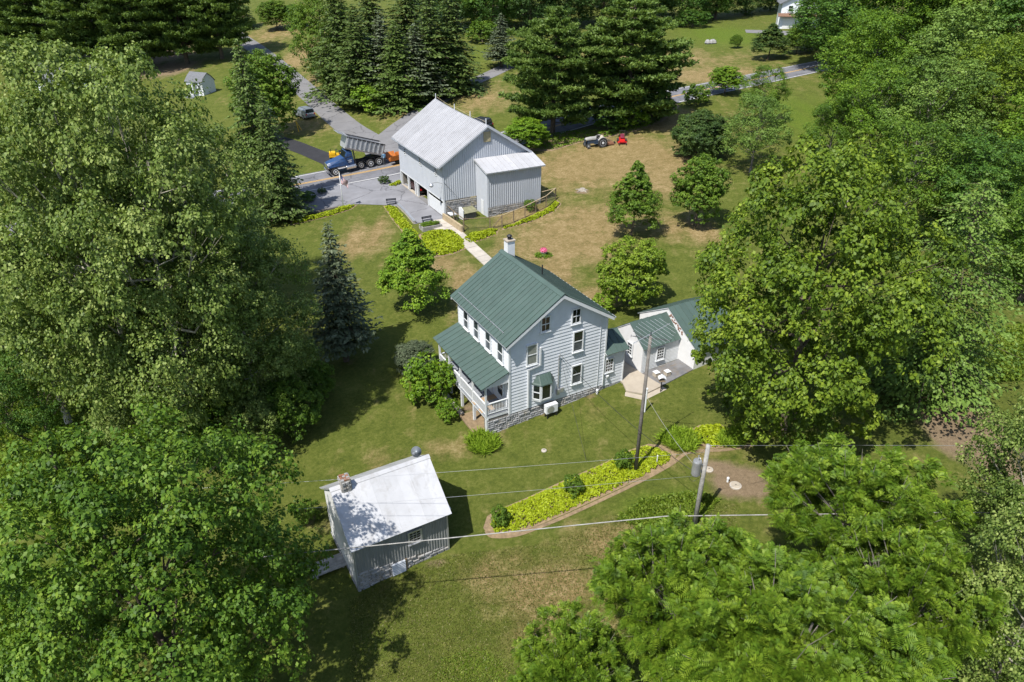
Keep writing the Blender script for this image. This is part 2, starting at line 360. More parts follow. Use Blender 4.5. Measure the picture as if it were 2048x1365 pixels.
bares = ramp(t, n_fine, [(.3, (.14,.102,.066)), (.55, (.22,.162,.108)), (.8, (.32,.245,.17))])
def msk(src, lo, hi, amt=.75):
    v = mth(t, 'ADD', src, mth(t, 'MULTIPLY', mth(t, 'ADD', mth(t, 'ADD', mth(t, 'MULTIPLY', n_mid, .6), mth(t, 'MULTIPLY', stre.outputs[0], .5)), -.55), amt))
    return ramp(t, v, [(lo, (0,0,0)), (hi, (1,1,1))]).outputs[0]
c0 = mixc(t, msk(mth(t, 'ADD', attr(t, 'dry'), mth(t, 'MULTIPLY', mth(t, 'ADD', n_big, -.42), .7)), .15, .75, 1.6), greens.outputs[0], drys.outputs[0])
c0 = mixc(t, msk(attr(t, 'lush'), .25, .75, 1.2), c0, lushs.outputs[0])
c0 = mixc(t, msk(attr(t, 'bare'), .35, .7, 1.0), c0, bares.outputs[0])
c0 = mixc(t, .75, c0, ramp(t, n_blade, [(.32, (.40,.42,.40)), (.66, (1.15,1.15,1.05))]).outputs[0], 'MULTIPLY')
t.links.new(c0, b.inputs['Base Color']); b.inputs['Roughness'].default_value = .95; b.inputs['Specular IOR Level'].default_value = .15
bump(t, b, mth(t, 'ADD', mth(t, 'MULTIPLY', n_fine, .6), mth(t, 'MULTIPLY', n_blade, .5)), .8, .12)
me.materials.append(m)
ground = link('ground', me); ground['kind'] = 'structure'

# sheets that lie on the ground
def sheet_poly(name, pts, mat_, off=.03, maxlen=2.2, kind='structure', px=True, thick=0):
    P = [gp(*p) if px else Vector((p[0], p[1], 0)) for p in pts]
    bm = bmesh.new(); vs = [bm.verts.new((p.x, p.y, 0)) for p in P]
    fc = bm.faces.new(vs)
    bmesh.ops.triangulate(bm, faces=[fc])
    for _ in range(7):
        es = [e for e in bm.edges if e.calc_length() > maxlen]
        if not es: break
        bmesh.ops.subdivide_edges(bm, edges=es, cuts=1); bmesh.ops.triangulate(bm, faces=bm.faces[:])
    for v in bm.verts: v.co.z = ztf(v.co.x, v.co.y) + off
    if thick:
        r = bmesh.ops.extrude_face_region(bm, geom=bm.faces[:])
        for g in r['geom']:
            if isinstance(g, bmesh.types.BMVert): g.co.z += thick
    bmesh.ops.recalc_face_normals(bm, faces=bm.faces)
    me = bpy.data.meshes.new(name); bm.to_mesh(me); bm.free()
    if not thick and sum(p.normal.z for p in me.polygons) < 0: me.flip_normals()
    o = link(name, me, mat_)
    if kind: o['kind'] = kind
    return o
def catmull(P, n=10):
    out = []
    for i in range(len(P) - 1):
        p0 = P[max(i-1, 0)]; p1 = P[i]; p2 = P[i+1]; p3 = P[min(i+2, len(P)-1)]
        for k in range(n):
            s = k / n
            out.append(.5 * ((2*p1) + (p2-p0)*s + (2*p0-5*p1+4*p2-p3)*s*s + (3*p1-p0-3*p2+p3)*s*s*s))
    out.append(P[-1]); return out
def strip(name, C, a, bb, mat_, off, kind='structure', parent=None, cross=None):
    cross = cross or max(1, int(abs(bb-a) / 1.5)); v = []; f = []
    for i, p in enumerate(C):
        d = (C[min(i+1, len(C)-1)] - C[max(i-1, 0)]); d.z = 0; d.normalize(); n = Vector((-d.y, d.x, 0))
        for k in range(cross+1):
            q = p + n * (a + (bb-a) * k / cross); v.append((q.x, q.y, ztf(q.x, q.y) + off))
    for i in range(len(C)-1):
        for k in range(cross):
            e = i*(cross+1)+k; f.append((e, e+cross+1, e+cross+2, e+1))
    me = bpy.data.meshes.new(name); me.from_pydata(v, [], f)
    if sum(p.normal.z for p in me.polygons) < 0: me.flip_normals()
    o = link(name, me, mat_, parent)
    if kind: o['kind'] = kind
    return o
road_c = catmull([gp(*p) for p in ((-250,520),(40,464),(300,424),(601,369),(798,331),(1000,284),(1191,231),(1340,195),(1551,151),(1700,120),(1850,92))], 16)
strip('road', road_c, -3.5, 3.7, M['asphalt'], .035)
strip('yellow_line', road_c, -.22, -.09, M['yellowline'], .045); strip('yellow_line', road_c, .09, .22, M['yellowline'], .045)
strip('white_edge_line', road_c, -3.25, -3.12, M['whiteline'], .045); strip('white_edge_line', road_c, 3.2, 3.33, M['whiteline'], .045)
strip('side_lane', catmull([gp(*p) for p in ((420,22),(458,60),(512,98),(562,138),(625,193),(690,250),(745,286),(768,318))], 12), -2.1, 2.1, M['lane'], .030)
strip('field_lane', catmull([gp(*p) for p in ((762,284),(810,245),(883,199),(940,168),(992,144),(1060,112))], 12), -1.7, 1.7, M['lane'], .026)
sheet_poly('lane_mouth', ((722,272),(752,280),(776,268),(800,262),(796,316),(752,322),(735,300)), M['lane'], .022)
sheet_poly('fresh_asphalt_drive', ((535,262),(558,271),(600,284),(654,305),(690,318),(700,334),(655,341),(645,329),(600,309),(565,296),(530,286)), M['newtar'], .028)
sheet_poly('driveway', ((540,398),(605,386),(700,368),(800,349),(812,366),(891,438),(866,442),(829,449),(797,414),(771,411),(716,409),(686,412),(620,424),(540,437)), M['drive'], .026)
sheet_poly('neighbor_drive', ((1490,60),(1560,62),(1650,68),(1660,75),(1600,74),(1560,70),(1492,66)), M['lane'], .03)
sheet_poly('far_pavement', ((-40,455),(60,452),(90,470),(40,486),(-40,480)), M['lane'], .05)

# ------------------------------------------------------------ building helpers
def W2(facing, o):
    """maps wall coordinates (a along the wall, z up, d outward) to local coordinates; facing is the outward side, o the wall plane"""
    return {'-y': lambda a, z, d: (a, o - d, z), '+y': lambda a, z, d: (a, o + d, z),
            '-x': lambda a, z, d: (o - d, a, z), '+x': lambda a, z, d: (o + d, a, z)}[facing]
def lap(name, parent, facing, o, xr, z0, z1, mat_, h=.24, t=.032, base=.004):
    """lapped boards; xr(z) gives the extent of the wall at height z"""
    w_ = W2(facing, o); mb = MB(); z = z0
    while z < z1 - .01:
        zz = min(z + h, z1); a0, a1 = xr(z); b0, b1 = xr(zz)
        if b1 < b0: b0 = b1 = (b0 + b1) / 2
        mb.add([w_(a0, z, base+t), w_(a1, z, base+t), w_(b1, zz, base), w_(b0, zz, base), w_(a0, z, base), w_(a1, z, base)], [(0,1,2,3), (4,5,1,0)])
        z = zz
    return mb.build(name, mat_, parent, kind='stuff')
def ribbed(name, parent, facing, o, a0, a1, zlo, zhi, mat_, pitch=.23, t=.03, base=.004, rw=.3):
    w_ = W2(facing, o); mb = MB(); a = a0; prof = []
    while a < a1 - 1e-6:
        p = min(pitch, a1 - a)
        prof += [(a, 0), (a + p*(.5-rw/2-.06), 0), (a + p*(.5-rw/2+.04), t), (a + p*(.5+rw/2-.04), t), (a + p*(.5+rw/2+.06), 0)]
        a += p
    prof.append((a1, 0)); vs = []
    for a, d in prof: vs += [w_(a, zlo(a), base+d), w_(a, zhi(a), base+d)]
    mb.add(vs, [(2*i, 2*i+2, 2*i+3, 2*i+1) for i in range(len(prof)-1)])
    return mb.build(name, mat_, parent, kind='stuff')
def seam_roof(parent, e0, e1, r1, r0, n, mat_, th=.05, rib=.035, name='roof_panel'):
    """standing-seam panels between eave e0-e1 and ridge r0-r1, each panel an object of its own"""
    e0, e1, r1, r0 = map(Vector, (e0, e1, r1, r0))
    nrm = (e1-e0).cross(r0-e0).normalized()
    if nrm.z < 0: nrm = -nrm
    for i in range(n):
        a, b_ = i/n, (i+1)/n
        A, B, Cc, D = e0.lerp(e1, a), e0.lerp(e1, b_), r0.lerp(r1, b_), r0.lerp(r1, a)
        mb = MB(); d = nrm*th; j = nrm * random.uniform(0, .006)
        mb.hexa([A, B, Cc, D, A+d+j, B+d+j, Cc+d+j, D+d+j])
        k = (B-A).normalized() * .022
        mb.hexa([A+d-k*.5, A+d+k*.5, D+d+k*.5, D+d-k*.5, A+d-k*.5+nrm*rib, A+d+k*.5+nrm*rib, D+d+k*.5+nrm*rib, D+d-k*.5+nrm*rib])
        mb.build(name, mat_, parent)
def window(parent, facing, o, a, z0, z1, w_, rows=2, cols=1, trim=.08, frame=None, lights=None, sill=True, glass=None):
    f = W2(facing, o); fr = frame or M['white']
    def bx(mb, a0, a1, zz0, zz1, d0, d1):
        p = [f(a0,zz0,d0), f(a1,zz0,d0), f(a1,zz0,d1), f(a0,zz0,d1), f(a0,zz1,d0), f(a1,zz1,d0), f(a1,zz1,d1), f(a0,zz1,d1)]
        mb.hexa(p)
    mb = MB(); x0, x1 = a-w_/2, a+w_/2
    bx(mb, x0-trim, x0, z0-trim, z1+trim, 0, .085); bx(mb, x1, x1+trim, z0-trim, z1+trim, 0, .085)
    bx(mb, x0, x1, z1, z1+trim, 0, .084); bx(mb, x0, x1, z0-trim, z0, 0, .084)
    wn = mb.build('window', fr, parent)
    hz = (z1-z0)/rows
    for r in range(rows):
        p = MB(); bx(p, x0, x1, z0+r*hz+.02, z0+(r+1)*hz-.02, .03, .046+.01*(r % 2)); p.build('pane', M[(glass or ('glass','glass'))[r % 2]], wn)
    s = MB()
    for r in range(1, rows): bx(s, x0, x1, z0+r*hz-.025, z0+r*hz+.025, .03, .078)
    if lights:
        for r in range(rows):
            cc, rr = lights
            for k in range(1, cc): bx(s, x0+w_*k/cc-.012, x0+w_*k/cc+.012, z0+r*hz, z0+(r+1)*hz, .03, .072)
            for k in range(1, rr): bx(s, x0, x1, z0+r*hz+hz*k/rr-.012, z0+r*hz+hz*k/rr+.012, .03, .070)
    if s.v: s.build('sash_bars', fr, wn)
    if sill:
        s = MB(); bx(s, x0-trim-.03, x1+trim+.03, z0-trim-.05, z0-trim, 0, .13); s.build('sill', fr, wn)
    return wn
def stones(name, parent, facing, o, a0, a1, zlo, zhi, mat_, h=.22, seed=1, mean=.42, t=.05):
    rng = random.Random(seed); f = W2(facing, o); mb = MB(); bk = MB()
    n = 8; vs = []
    for i in range(n+1):
        a = a0+(a1-a0)*i/n; vs += [f(a, zlo(a), .005), f(a, zhi(a), .005)]
    bk.add(vs, [(2*i, 2*i+2, 2*i+3, 2*i+1) for i in range(n)])
    z = min(zlo(a0), zlo(a1)); top = max(zhi(a0), zhi(a1))
    while z < top:
        hh = h*rng.uniform(.7, 1.3); a = a0 - rng.uniform(0, .2)
        while a < a1:
            w_ = mean*rng.uniform(.5, 1.6); b0 = max(a, a0)+.012; b1 = min(a+w_, a1)-.012; mid = (b0+b1)/2
            if b1-b0 > .05 and z+hh > zlo(mid) and z+hh*.6 < zhi(mid):
                zt1 = min(z+hh-.02, zhi(mid)); d = t*rng.uniform(.5, 1.3); j = lambda: rng.uniform(-.02, .02)
                i_ = .03
                p = [f(b0+j(), z+j(), 0), f(b1+j(), z+j(), 0), f(b1-i_+j(), z+i_+j(), d), f(b0+i_+j(), z+i_+j(), d),
                     f(b0+j(), zt1, 0), f(b1+j(), zt1, 0), f(b1-i_+j(), zt1-i_, d), f(b0+i_+j(), zt1-i_, d)]
                mb.hexa(p)
            a += w_
        z += hh
    b_ = bk.build('mortar', M['mortar'], parent)
    return mb.build(name, mat_, parent, kind='stuff')
def gnd(root):
    """terrain height in the local frame of a root placed with rotation"""
    Mx = Matrix.Rotation(root.rotation_euler.z, 3, 'Z'); L = root.location
    def g_(x, y):
        p = Mx @ Vector((x, y, 0)); return ztf(p.x+L.x, p.y+L.y) - L.z
    return g_

# ------------------------------------------------------------ farmhouse
H = empty('farmhouse', (OX, OY, 0), HROT, 'white clapboard farmhouse with green standing-seam roof and railed side porch', 'house')
gl = gnd(H)
WX, WY, RX, ZE, ZR = 7.35, 7.4, 3.62, 5.78, 8.12
zroofL = lambda x: ZE + (ZR-ZE)*x/RX
def gab(z):
    if z <= ZE: return (0, WX)
    k = (z-ZE)/(ZR-ZE); return (RX*k, WX-(WX-RX)*k)
MB().prism([(0,.1),(WX,.1),(WX,ZE),(RX,ZR-.03),(0,ZE)], .02, WY-.02).build('wall', M['siding'], H)
lap('clapboards', H, '-y', 0, gab, .3, ZR-.05, M['siding']); lap('clapboards', H, '+y', WY, gab, .3, ZR-.05, M['siding'])
lap('clapboards', H, '-x', 0, lambda z: (0, WY), .3, ZE, M['siding']); lap('clapboards', H, '+x', WX, lambda z: (0, WY), .3, ZE, M['siding'])
for x, y in ((0,0),(WX,0),(0,WY),(WX,WY)): mb = MB(); mb.box(x-.06, y-.06, .28, x+.06, y+.06, ZE-.02); mb.build('corner_board', M['white'], H)
# foundation
st_lo = lambda x: gl(x, 0) - .3
stones('foundation_stones', H, '-y', 0, -1.62, WX, st_lo, lambda x: .29, M['whitestone'], seed=3, h=.17, mean=.34)
stones('foundation_stones', H, '-x', 0, 0, WY, lambda y: gl(0, y)-.3, lambda y: .29, M['stone'], seed=4)
MB().box(.02, .02, -1.6, WX-.02, WY-.02, .12).build('foundation', M['mortar'], H)
MB().box(-1.6, .06, -1.6, 0, .5, .45).build('porch_end_wall', M['mortar'], H)
# main roof
rf = MB()
y0, y1 = -.42, 7.75; xl, xr_ = -.42, 7.62; sl = (ZR-ZE)/RX
zl = ZE + sl*xl; zr = ZE - (ZR-ZE)/(WX-RX)*(xr_-WX)
rf.prism([(xl,zl),(RX,ZR),(xr_,zr),(xr_,zr+.10),(RX,ZR+.12),(xl,zl+.10)], y0, y1)
roof = rf.build('roof', M['white'], H)
seam_roof(roof, (xl-.03,y0-.02,zl+.085), (xl-.03,y1+.02,zl+.085), (RX,y1+.02,ZR+.115), (RX,y0-.02,ZR+.115), 19, M['green'])
seam_roof(roof, (xr_+.03,y1+.02,zr+.085), (xr_+.03,y0-.02,zr+.085), (RX,y0-.02,ZR+.115), (RX,y1+.02,ZR+.115), 19, M['green'])
MB().prism([(RX-.24,ZR+.035),(RX,ZR+.19),(RX+.24,ZR+.035),(RX+.24,ZR+.06),(RX,ZR+.215),(RX-.24,ZR+.06)], y0-.04, y1+.04).build('ridge_cap', M['green'], roof)
def rake(yy, d):
    m = MB()
    for xa, za, xb, zb in ((xl, zl, RX, ZR), (RX, ZR, xr_, zr)):
        m.hexa([(xa,yy,za-.14),(xb,yy,zb-.14),(xb,yy+d,zb-.14),(xa,yy+d,za-.14),(xa,yy,za+.09),(xb,yy,zb+.09),(xb,yy+d,zb+.09),(xa,yy+d,za+.09)])
    m.build('rake_board', M['white'], roof)
rake(y0-.012, .05); rake(y1-.038, .05)
m = MB()
for a, b_ in ((.1, 1.9), (2.0, 4.4), (4.5, 6.7)): 
    x = -.02; z = ZE+sl*x+.24; m.tube([(x,a+.6,z),(x,b_+.6,z)], .022, 5)
    for k in np.arange(a+.7, b_+.6, .42): m.tube([(x,k,z-.14),(x,k,z+.03)], .02, 4)
m.build('snow_guard', M['steel'], roof)
MB().tube([(xr_+.08,y0,zr+.05),(xr_+.08,y1,zr+.05)], .06, 6).build('gutter', M['white'], roof)
ch = MB(); ch.box(RX-.28+.35, 7.0, ZR-.9, RX+.28+.35, 7.55, ZR+.95).build('chimney', M['white'], roof)
MB().box(RX-.33+.35, 6.95, ZR+.95, RX+.33+.35, 7.6, ZR+1.04).build('chimney_cap', M['concrete'], roof)
MB().lathe([(.14,0),(.14,.22),(.2,.22),(.2,.26),(.1,.34)], 10, (RX+.35, 7.27, ZR+1.04)).build('flue_cowl', M['blackmetal'], roof)
MB().tube([(RX+1.2,4.2,ZR-.6),(RX+1.2,4.2,ZR+.1)], .045, 6).build('vent_pipe', M['blackmetal'], roof)
# windows
for a, z0, z1, w_, lt in ((2.54,5.87,6.80,.56,(2,1)),(4.82,5.84,6.80,.56,(2,1)),(1.60,3.70,5.06,.66,None),(5.07,3.72,5.12,.66,None),(5.08,1.20,2.54,.66,None)):
    window(H, '-y', -.03, a, z0, z1, w_, 2, lights=lt, glass=('blind','blind') if a == 1.60 else ('greypane','glass') if a > 5 else None)
for a in (1.05, 2.75, 4.5, 6.1): window(H, '-x', -.03, a, 3.78, 5.05, .62, 2, glass=('greypane','glass'))
for a in (1.3, 3.7, 6.2): window(H, '+x', WX+.03, a, 3.78, 5.05, .62, 2)
# bay window
bay = MB(); bx0, bx1, bd, bz0, bz1 = 1.72, 3.26, .45, .92, 2.10
pl = [(bx0, 0), (bx0+.38, -bd), (bx1-.38, -bd), (bx1, 0)]
bay.add([(x, y, bz0-.12) for x, y in pl] + [(x, y, bz0) for x, y in pl], [(0,1,2,3),(4,5,6,7),(0,1,5,4),(1,2,6,5),(2,3,7,6)])
for (xa, ya), (xb, yb) in zip(pl[:-1], pl[1:]):
    A, B = Vector((xa, ya, 0)), Vector((xb, yb, 0)); d = (B-A).normalized(); L = (B-A).length
    for s in (0.04, L-.04): p = A+d*s; bay.bar(p+Vector((0,0,bz0)), p+Vector((0,0,bz1)), .085)
    for z in (bz0+.04, bz1-.04): bay.bar(A+Vector((0,0,z)), B+Vector((0,0,z)), .08)
bw = bay.build('bay_window', M['white'], H)
for i, ((xa, ya), (xb, yb)) in enumerate(zip(pl[:-1], pl[1:])):
    A, B = Vector((xa, ya, 0)), Vector((xb, yb, 0)); d = (B-A).normalized(); L = (B-A).length
    for za, zb in ([(bz0, bz1)] if i == 1 else [(bz0, 1.5), (1.5, bz1)]):
        p = MB(); p.bar(A+d*.06+Vector((0,0,(za+zb)/2)), B-d*.06+Vector((0,0,(za+zb)/2)), .02, zb-za-.06); p.build('pane', M['glass'], bw)
    if i != 1: p = MB(); p.bar(A+Vector((0,0,1.5)), B+Vector((0,0,1.5)), .06); p.build('meeting_rail', M['white'], bw)
br = MB(); o_ = .09
lo = [(bx0-o_, .0), (bx0+.36, -bd-o_), (bx1-.36, -bd-o_), (bx1+o_, 0)]; hi = [(bx0+.22, .0), (bx0+.46, -.06), (bx1-.46, -.06), (bx1-.22, 0)]
for k in range(3): 
    br = MB(); br.hexa([(*lo[k],bz1-.03),(*lo[k+1],bz1-.03),(*hi[k+1],2.62),(*hi[k],2.62),(*lo[k],bz1+.02),(*lo[k+1],bz1+.02),(*hi[k+1],2.67),(*hi[k],2.67)]); br.build('bay_roof_panel', M['green'], bw)
br = MB()
for k in range(4): br.bar((*lo[k],bz1+.03), (*hi[k],2.68), .03)
for s in (.33,.66):
    a = Vector((*lo[1],bz1+.03)).lerp(Vector((*lo[2],bz1+.03)), s); c_ = Vector((*hi[1],2.68)).lerp(Vector((*hi[2],2.68)), s); br.bar(a, c_, .025)
br.build('bay_roof_ribs', M['green'], bw)
# line set cover, meter, mast
m = MB(); m.bar((1.33,-.09,.4), (1.33,-.09,3.3), .12, .1); m.bar((1.27,-.09,3.32), (2.18,-.09,3.46), .12, .1); m.bar((2.2,-.09,3.42), (2.2,-.09,4.75), .12, .1); m.build('line_cover', M['white'], H)
m = MB(); m.tube([(3.62,-.1,1.1),(3.62,-.1,3.75),(3.66,-.2,3.85)], .035, 6); m.build('service_mast', M['steel'], H)
m = MB(); m.box(3.5,-.2,.75,3.72,-.04,1.15); m.box(3.78,-.2,.9,4.02,-.04,1.2); m.build('electric_meter', M['steel'], H)
m = MB(); m.tube([(6.85,-.06,.3),(6.85,-.06,5.5)], .018, 5); m.tube([(7.28,-.1,.3),(7.28,-.1,2.7)], .04, 6); m.build('downpipe', M['white'], H)
# kitchen wing
KX0, KX1, KD = WX, 9.02, 2.5
MB().prism([(.03,.05),(KD,.05),(KD,2.8),(1.25,3.55),(.03,2.86)], KX0, KX1, 'x').build('wing_wall', M['siding'], H)
lap('clapboards', H, '-y', .02, lambda z: (KX0+.07, KX1), .12, 2.86, M['siding'])
lap('clapboards', H, '+x', KX1, lambda z: (.03, KD) if z < 2.8 else (.03+(z-2.8)*1.7, KD-(z-2.8)*1.6), .12, 3.5, M['siding'])
stones('foundation_stones', H, '-y', .03, WX, KX1, lambda x: gl(x,0)-.2, lambda x: .11, M['whitestone'], seed=9)
MB().box(KX1-.05,-.05,.1,KX1+.04,.05,2.8).build('corner_board', M['white'], H)
wr = MB(); wr.prism([(-.25,2.72),(1.25,3.58),(KD+.15,2.78),(KD+.15,2.84),(1.25,3.64),(-.25,2.78)], KX0+.01, KX1+.2, 'x'); wrf = wr.build('wing_roof', M['white'], H)
seam_roof(wrf, (KX0+.01,-.28,2.77),(KX1+.22,-.28,2.77),(KX1+.22,1.25,3.66),(KX0+.01,1.25,3.66), 4, M['green'], th=.03)
seam_roof(wrf, (KX1+.22,KD+.18,2.82),(KX0+.01,KD+.18,2.82),(KX0+.01,1.25,3.66),(KX1+.22,1.25,3.66), 4, M['green'], th=.03)
window(H, '-y', .0, 7.78, 1.28, 2.22, .58, 2, lights=(3,2))
MB().lathe([(.05,0),(.09,.1),(.12,.22)], 8, (7.62,-.12,.78)).build('wall_lamp', M['white'], H)
# porch
PX, PY0, PY1, DZ = -1.68, .03, 7.4, .62
m = MB(); m.box(PX, PY0, DZ-.22, -.01, PY1, DZ-.06); m.build('porch_joists', M['white'], H)
nb = 14
for i in range(nb):
    ya = PY0+(PY1-PY0)*i/nb; m = MB(); m.box(PX-.03, ya+.006, DZ-.058, -.02, ya+(PY1-PY0)/nb-.006, DZ+random.uniform(-.004,.004))
    m.build('deck_board', M['tan'] if i in (1,3) else M['deckgrey'], H)
pys = [PY0+.06, 1.95, 3.85, 5.7, PY1-.06]
for y in pys:
    m = MB(); m.box(PX-.02, y-.055, DZ-.2, PX+.09, y+.055, 2.72); m.build('porch_post', M['white'], H)
    m = MB()
    for s in (-1, 1):
        if (y < .2 and s < 0) or (y > 7 and s > 0): continue
        m.add([(PX+.03,y+.05*s,2.70),(PX+.03,y+.55*s,2.70),(PX+.03,y+.30*s,2.60),(PX+.03,y+.12*s,2.42),(PX+.03,y+.05*s,2.15)] + [(PX+.06,y+.05*s,2.70),(PX+.06,y+.55*s,2.70),(PX+.06,y+.30*s,2.60),(PX+.06,y+.12*s,2.42),(PX+.06,y+.05*s,2.15)],
              [(0,1,2,3,4),(9,8,7,6,5),(0,5,6,1),(1,6,7,2),(2,7,8,3),(3,8,9,4),(4,9,5,0)])
    m.build('bracket', M['white'], H)
for y in pys:
    g0 = gl(PX, y); m = MB(); m.box(PX+.0, y-.08, g0-.2, PX+.16, y+.08, DZ-.2); m.build('pier', M['white'], H)
def railing(A, B, name='railing'):
    A = Vector(A); B = Vector(B); m = MB(); d = B-A
    m.bar(A+Vector((0,0,.12)), B+Vector((0,0,.12)), .06); m.bar(A+Vector((0,0,.88)), B+Vector((0,0,.88)), .085, .06)
    n = int(d.length/.11)
    for i in range(n): p = A+d*((i+.5)/n); m.box(p.x-.018, p.y-.018, p.z+.12, p.x+.018, p.y+.018, p.z+.86)
    return m.build(name, M['white'], H)
for a, b_ in zip(pys[:-1], pys[1:]): railing((PX+.03,a+.05,DZ), (PX+.03,b_-.05,DZ))
railing((PX+.08,pys[0],DZ), (-.06,pys[0],DZ)); railing((PX+.08,pys[-1],DZ), (-.06,pys[-1],DZ))
pr = MB(); pr.prism([(-1.98,2.74),(0,3.48),(0,3.54),(-1.98,2.80)], -.08, 7.52); prf = pr.build('porch_roof', M['white'], H)
seam_roof(prf, (-2.02,-.1,2.795),(-2.02,7.54,2.795),(-.035,7.54,3.54),(-.035,-.1,3.54), 15, M['green'], th=.04)
m = MB(); m.box(PX-.01, .0, 2.66, PX+.08, 7.42, 2.80); m.add([(PX,.01,2.75),(0,.01,2.75),(0,.01,3.46),(PX,.05,2.85),(PX,.05,2.75),(0,.05,2.75),(0,.05,3.46),(PX,.05,2.86)], [(0,1,2,3),(7,6,5,4),(0,4,5,1),(1,5,6,2),(2,6,7,3)]); m.build('porch_fascia', M['white'], H)
m = MB(); m.box(-.10,2.2,DZ,-.03,3.1,DZ+2.0); m.build('porch_door', M['white'], H)
for a in (1.1, 4.4, 6.2): window(H, '-x', -.03, a, 1.2, 2.45, .7, 2)
m = MB(); m.bar((-.08,.9,2.5), (-.5,.9,2.15), .05); m.bar((-.08,.9,2.15), (-.5,.9,2.15), .05); m.build('porch_brace', M['greywood'], H)
# walk-out cellar front
g0 = gl(-.9, 2)
m = MB(); m.box(-.95,1.7,g0-.2,-.85,2.75,.36); m.build('cellar_door', M['blue'], H)
for y in (3.2, 3.55, 3.9, 4.25, 4.6, 4.95): m = MB(); m.box(-1.05,y-.05,gl(-1,y)-.2,-.93,y+.05,.38); m.build('cellar_slat', M['fencewood'], H)
m = MB(); m.box(-1.1,2.78,gl(-1,2.8)-.2,-.85,2.98,.38); m.build('cellar_jamb', M['white'], H)
m = MB(); m.box(-.86,1.4,-1.6,-.8,WY,.38); m.build('cellar_recess', M['dark'], H)
g0 = gl(-1.7, 1)
m = MB(); m.box(-2.3,.2,g0-.3,-.8,2.9,g0+.08); m.build('cellar_slab', M['soil'], H)
m = MB(); m.box(-2.25,2.9,gl(-2,3)-.3,-1.9,6,gl(-2,4)+.12); m.build('low_curb', M['walk'], H)

# air conditioner
a = H.matrix_basis @ Vector((2.86, -.52, 0)); gz = ztf(a.x, a.y)
AC = empty('air_conditioner', (a.x, a.y, gz), HROT, 'white air conditioning unit on a stand under the bay window', 'air conditioner')
m = MB(); m.box(-.45,-.17,.35,.45,.17,1.0); m.build('casing', M['white'], AC, bevel=.02)
m = MB(); m.lathe([(.26,0),(.26,.015),(.22,.02)], 20, (-.12,-.19,.67), 'y'); m.build('fan_grille', M['steel'], AC)
for sx in (-.35, .35):
    for sy in (-.14, .14): m = MB(); m.box(sx-.03,sy-.03,-.1,sx+.03,sy+.03,.36); m.build('leg', M['blackmetal'], AC)

# ------------------------------------------------------------ white cottage right of the house
Pc = gp(1281, 747.5)
K = empty('white_cottage', Pc, HROT, 'low whitewashed cottage with green roof to the right of the farmhouse', 'cottage'); kl = gnd(K)
CL, CD, ce, ca, cay = 3.3, 3.3, 2.02, 3.28, 1.65
MB().prism([(0,-.4),(CD,-.4),(CD,ce),(cay,ca),(0,ce)], 0, CL, 'x').build('wall', M['stucco'], K)
lap('clapboards', K, '-y', -.01, lambda z: (.03, CL), .05, ce, M['white'], h=.12)
window(K, '-y', -.03, 1.58, .82, 1.72, .56, 2, lights=(3,2)); window(K, '-x', -.03, 1.34, .95, 1.85, .46, 2, lights=(2,2))
r_ = MB(); r_.prism([(-.15,ce-.04),(cay,ca+.01),(CD+.15,ce-.04),(CD+.15,ce+.02),(cay,ca+.07),(-.15,ce+.02)], -.05, CL, 'x'); kr = r_.build('roof', M['white'], K)
seam_roof(kr, (-.07,-.18,ce),(CL,-.18,ce),(CL,cay,ca+.08),(-.07,cay,ca+.08), 6, M['green'], th=.03)
seam_roof(kr, (CL,CD+.18,ce),(-.07,CD+.18,ce),(-.07,cay,ca+.08),(CL,cay,ca+.08), 6, M['green'], th=.03)
# taller wing behind the tree
w0, w1, wa, wy0, wy1 = CL, 7.6, 3.75, -1.75, 4.6
MB().prism([(wy0,-.5),(wy1,-.5),(wy1,1.95),(1.5,wa),(wy0,1.95)], w0, w1, 'x').build('wing_wall', M['stucco'], K)
r_ = MB(); r_.prism([(wy0-.2,1.86),(1.5,wa+.02),(wy1+.2,1.86),(wy1+.2,1.93),(1.5,wa+.09),(wy0-.2,1.93)], w0-.06, w1+.1, 'x'); kw = r_.build('wing_roof', M['white'], K)
seam_roof(kw, (w0-.08,wy0-.22,1.90),(w1+.1,wy0-.22,1.90),(w1+.1,1.5,wa+.1),(w0-.08,1.5,wa+.1), 9, M['green'], th=.03)
seam_roof(kw, (w1+.1,wy1+.22,1.90),(w0-.08,wy1+.22,1.90),(w0-.08,1.5,wa+.1),(w1+.1,1.5,wa+.1), 9, M['green'], th=.03)
m = MB(); rng = random.Random(5)
for _ in range(26):
    y = rng.uniform(-.2,1.3); z = wa-(1.5-y)*.56-rng.uniform(.12,.42)
    m.box(w0-.03, y-.06, z-.035, w0+.02, y+.06, z+.035)
m.build('bare_brick_patch', M['brick'], K, kind='stuff')
# concrete terrace, slate patio
def local_poly(root, pts): return [tuple((root.matrix_basis @ Vector((x, y, 0)))[:2]) for x, y in pts]
sheet_poly('concrete_terrace', local_poly(H, [(9.0,2.2),(10.6,2.2),(10.7,-.1),(10.95,-2.1),(9.4,-2.2),(8.55,-1.2),(8.9,-.3)]), M['concrete'], -.1, thick=.22, px=False)
sheet_poly('terrace_step', local_poly(H, [(9.3,-2.2),(11.0,-2.1),(11.05,-2.5),(9.0,-2.65),(8.2,-1.5),(8.5,-1.15)]), M['concrete'], -.12, thick=.13, px=False)
sheet_poly('slate_patio', local_poly(H, [(10.72,-.05),(14.1,-.1),(14.0,-1.75),(10.95,-2.05)]), M['patio'], -.1, thick=.17, px=False)

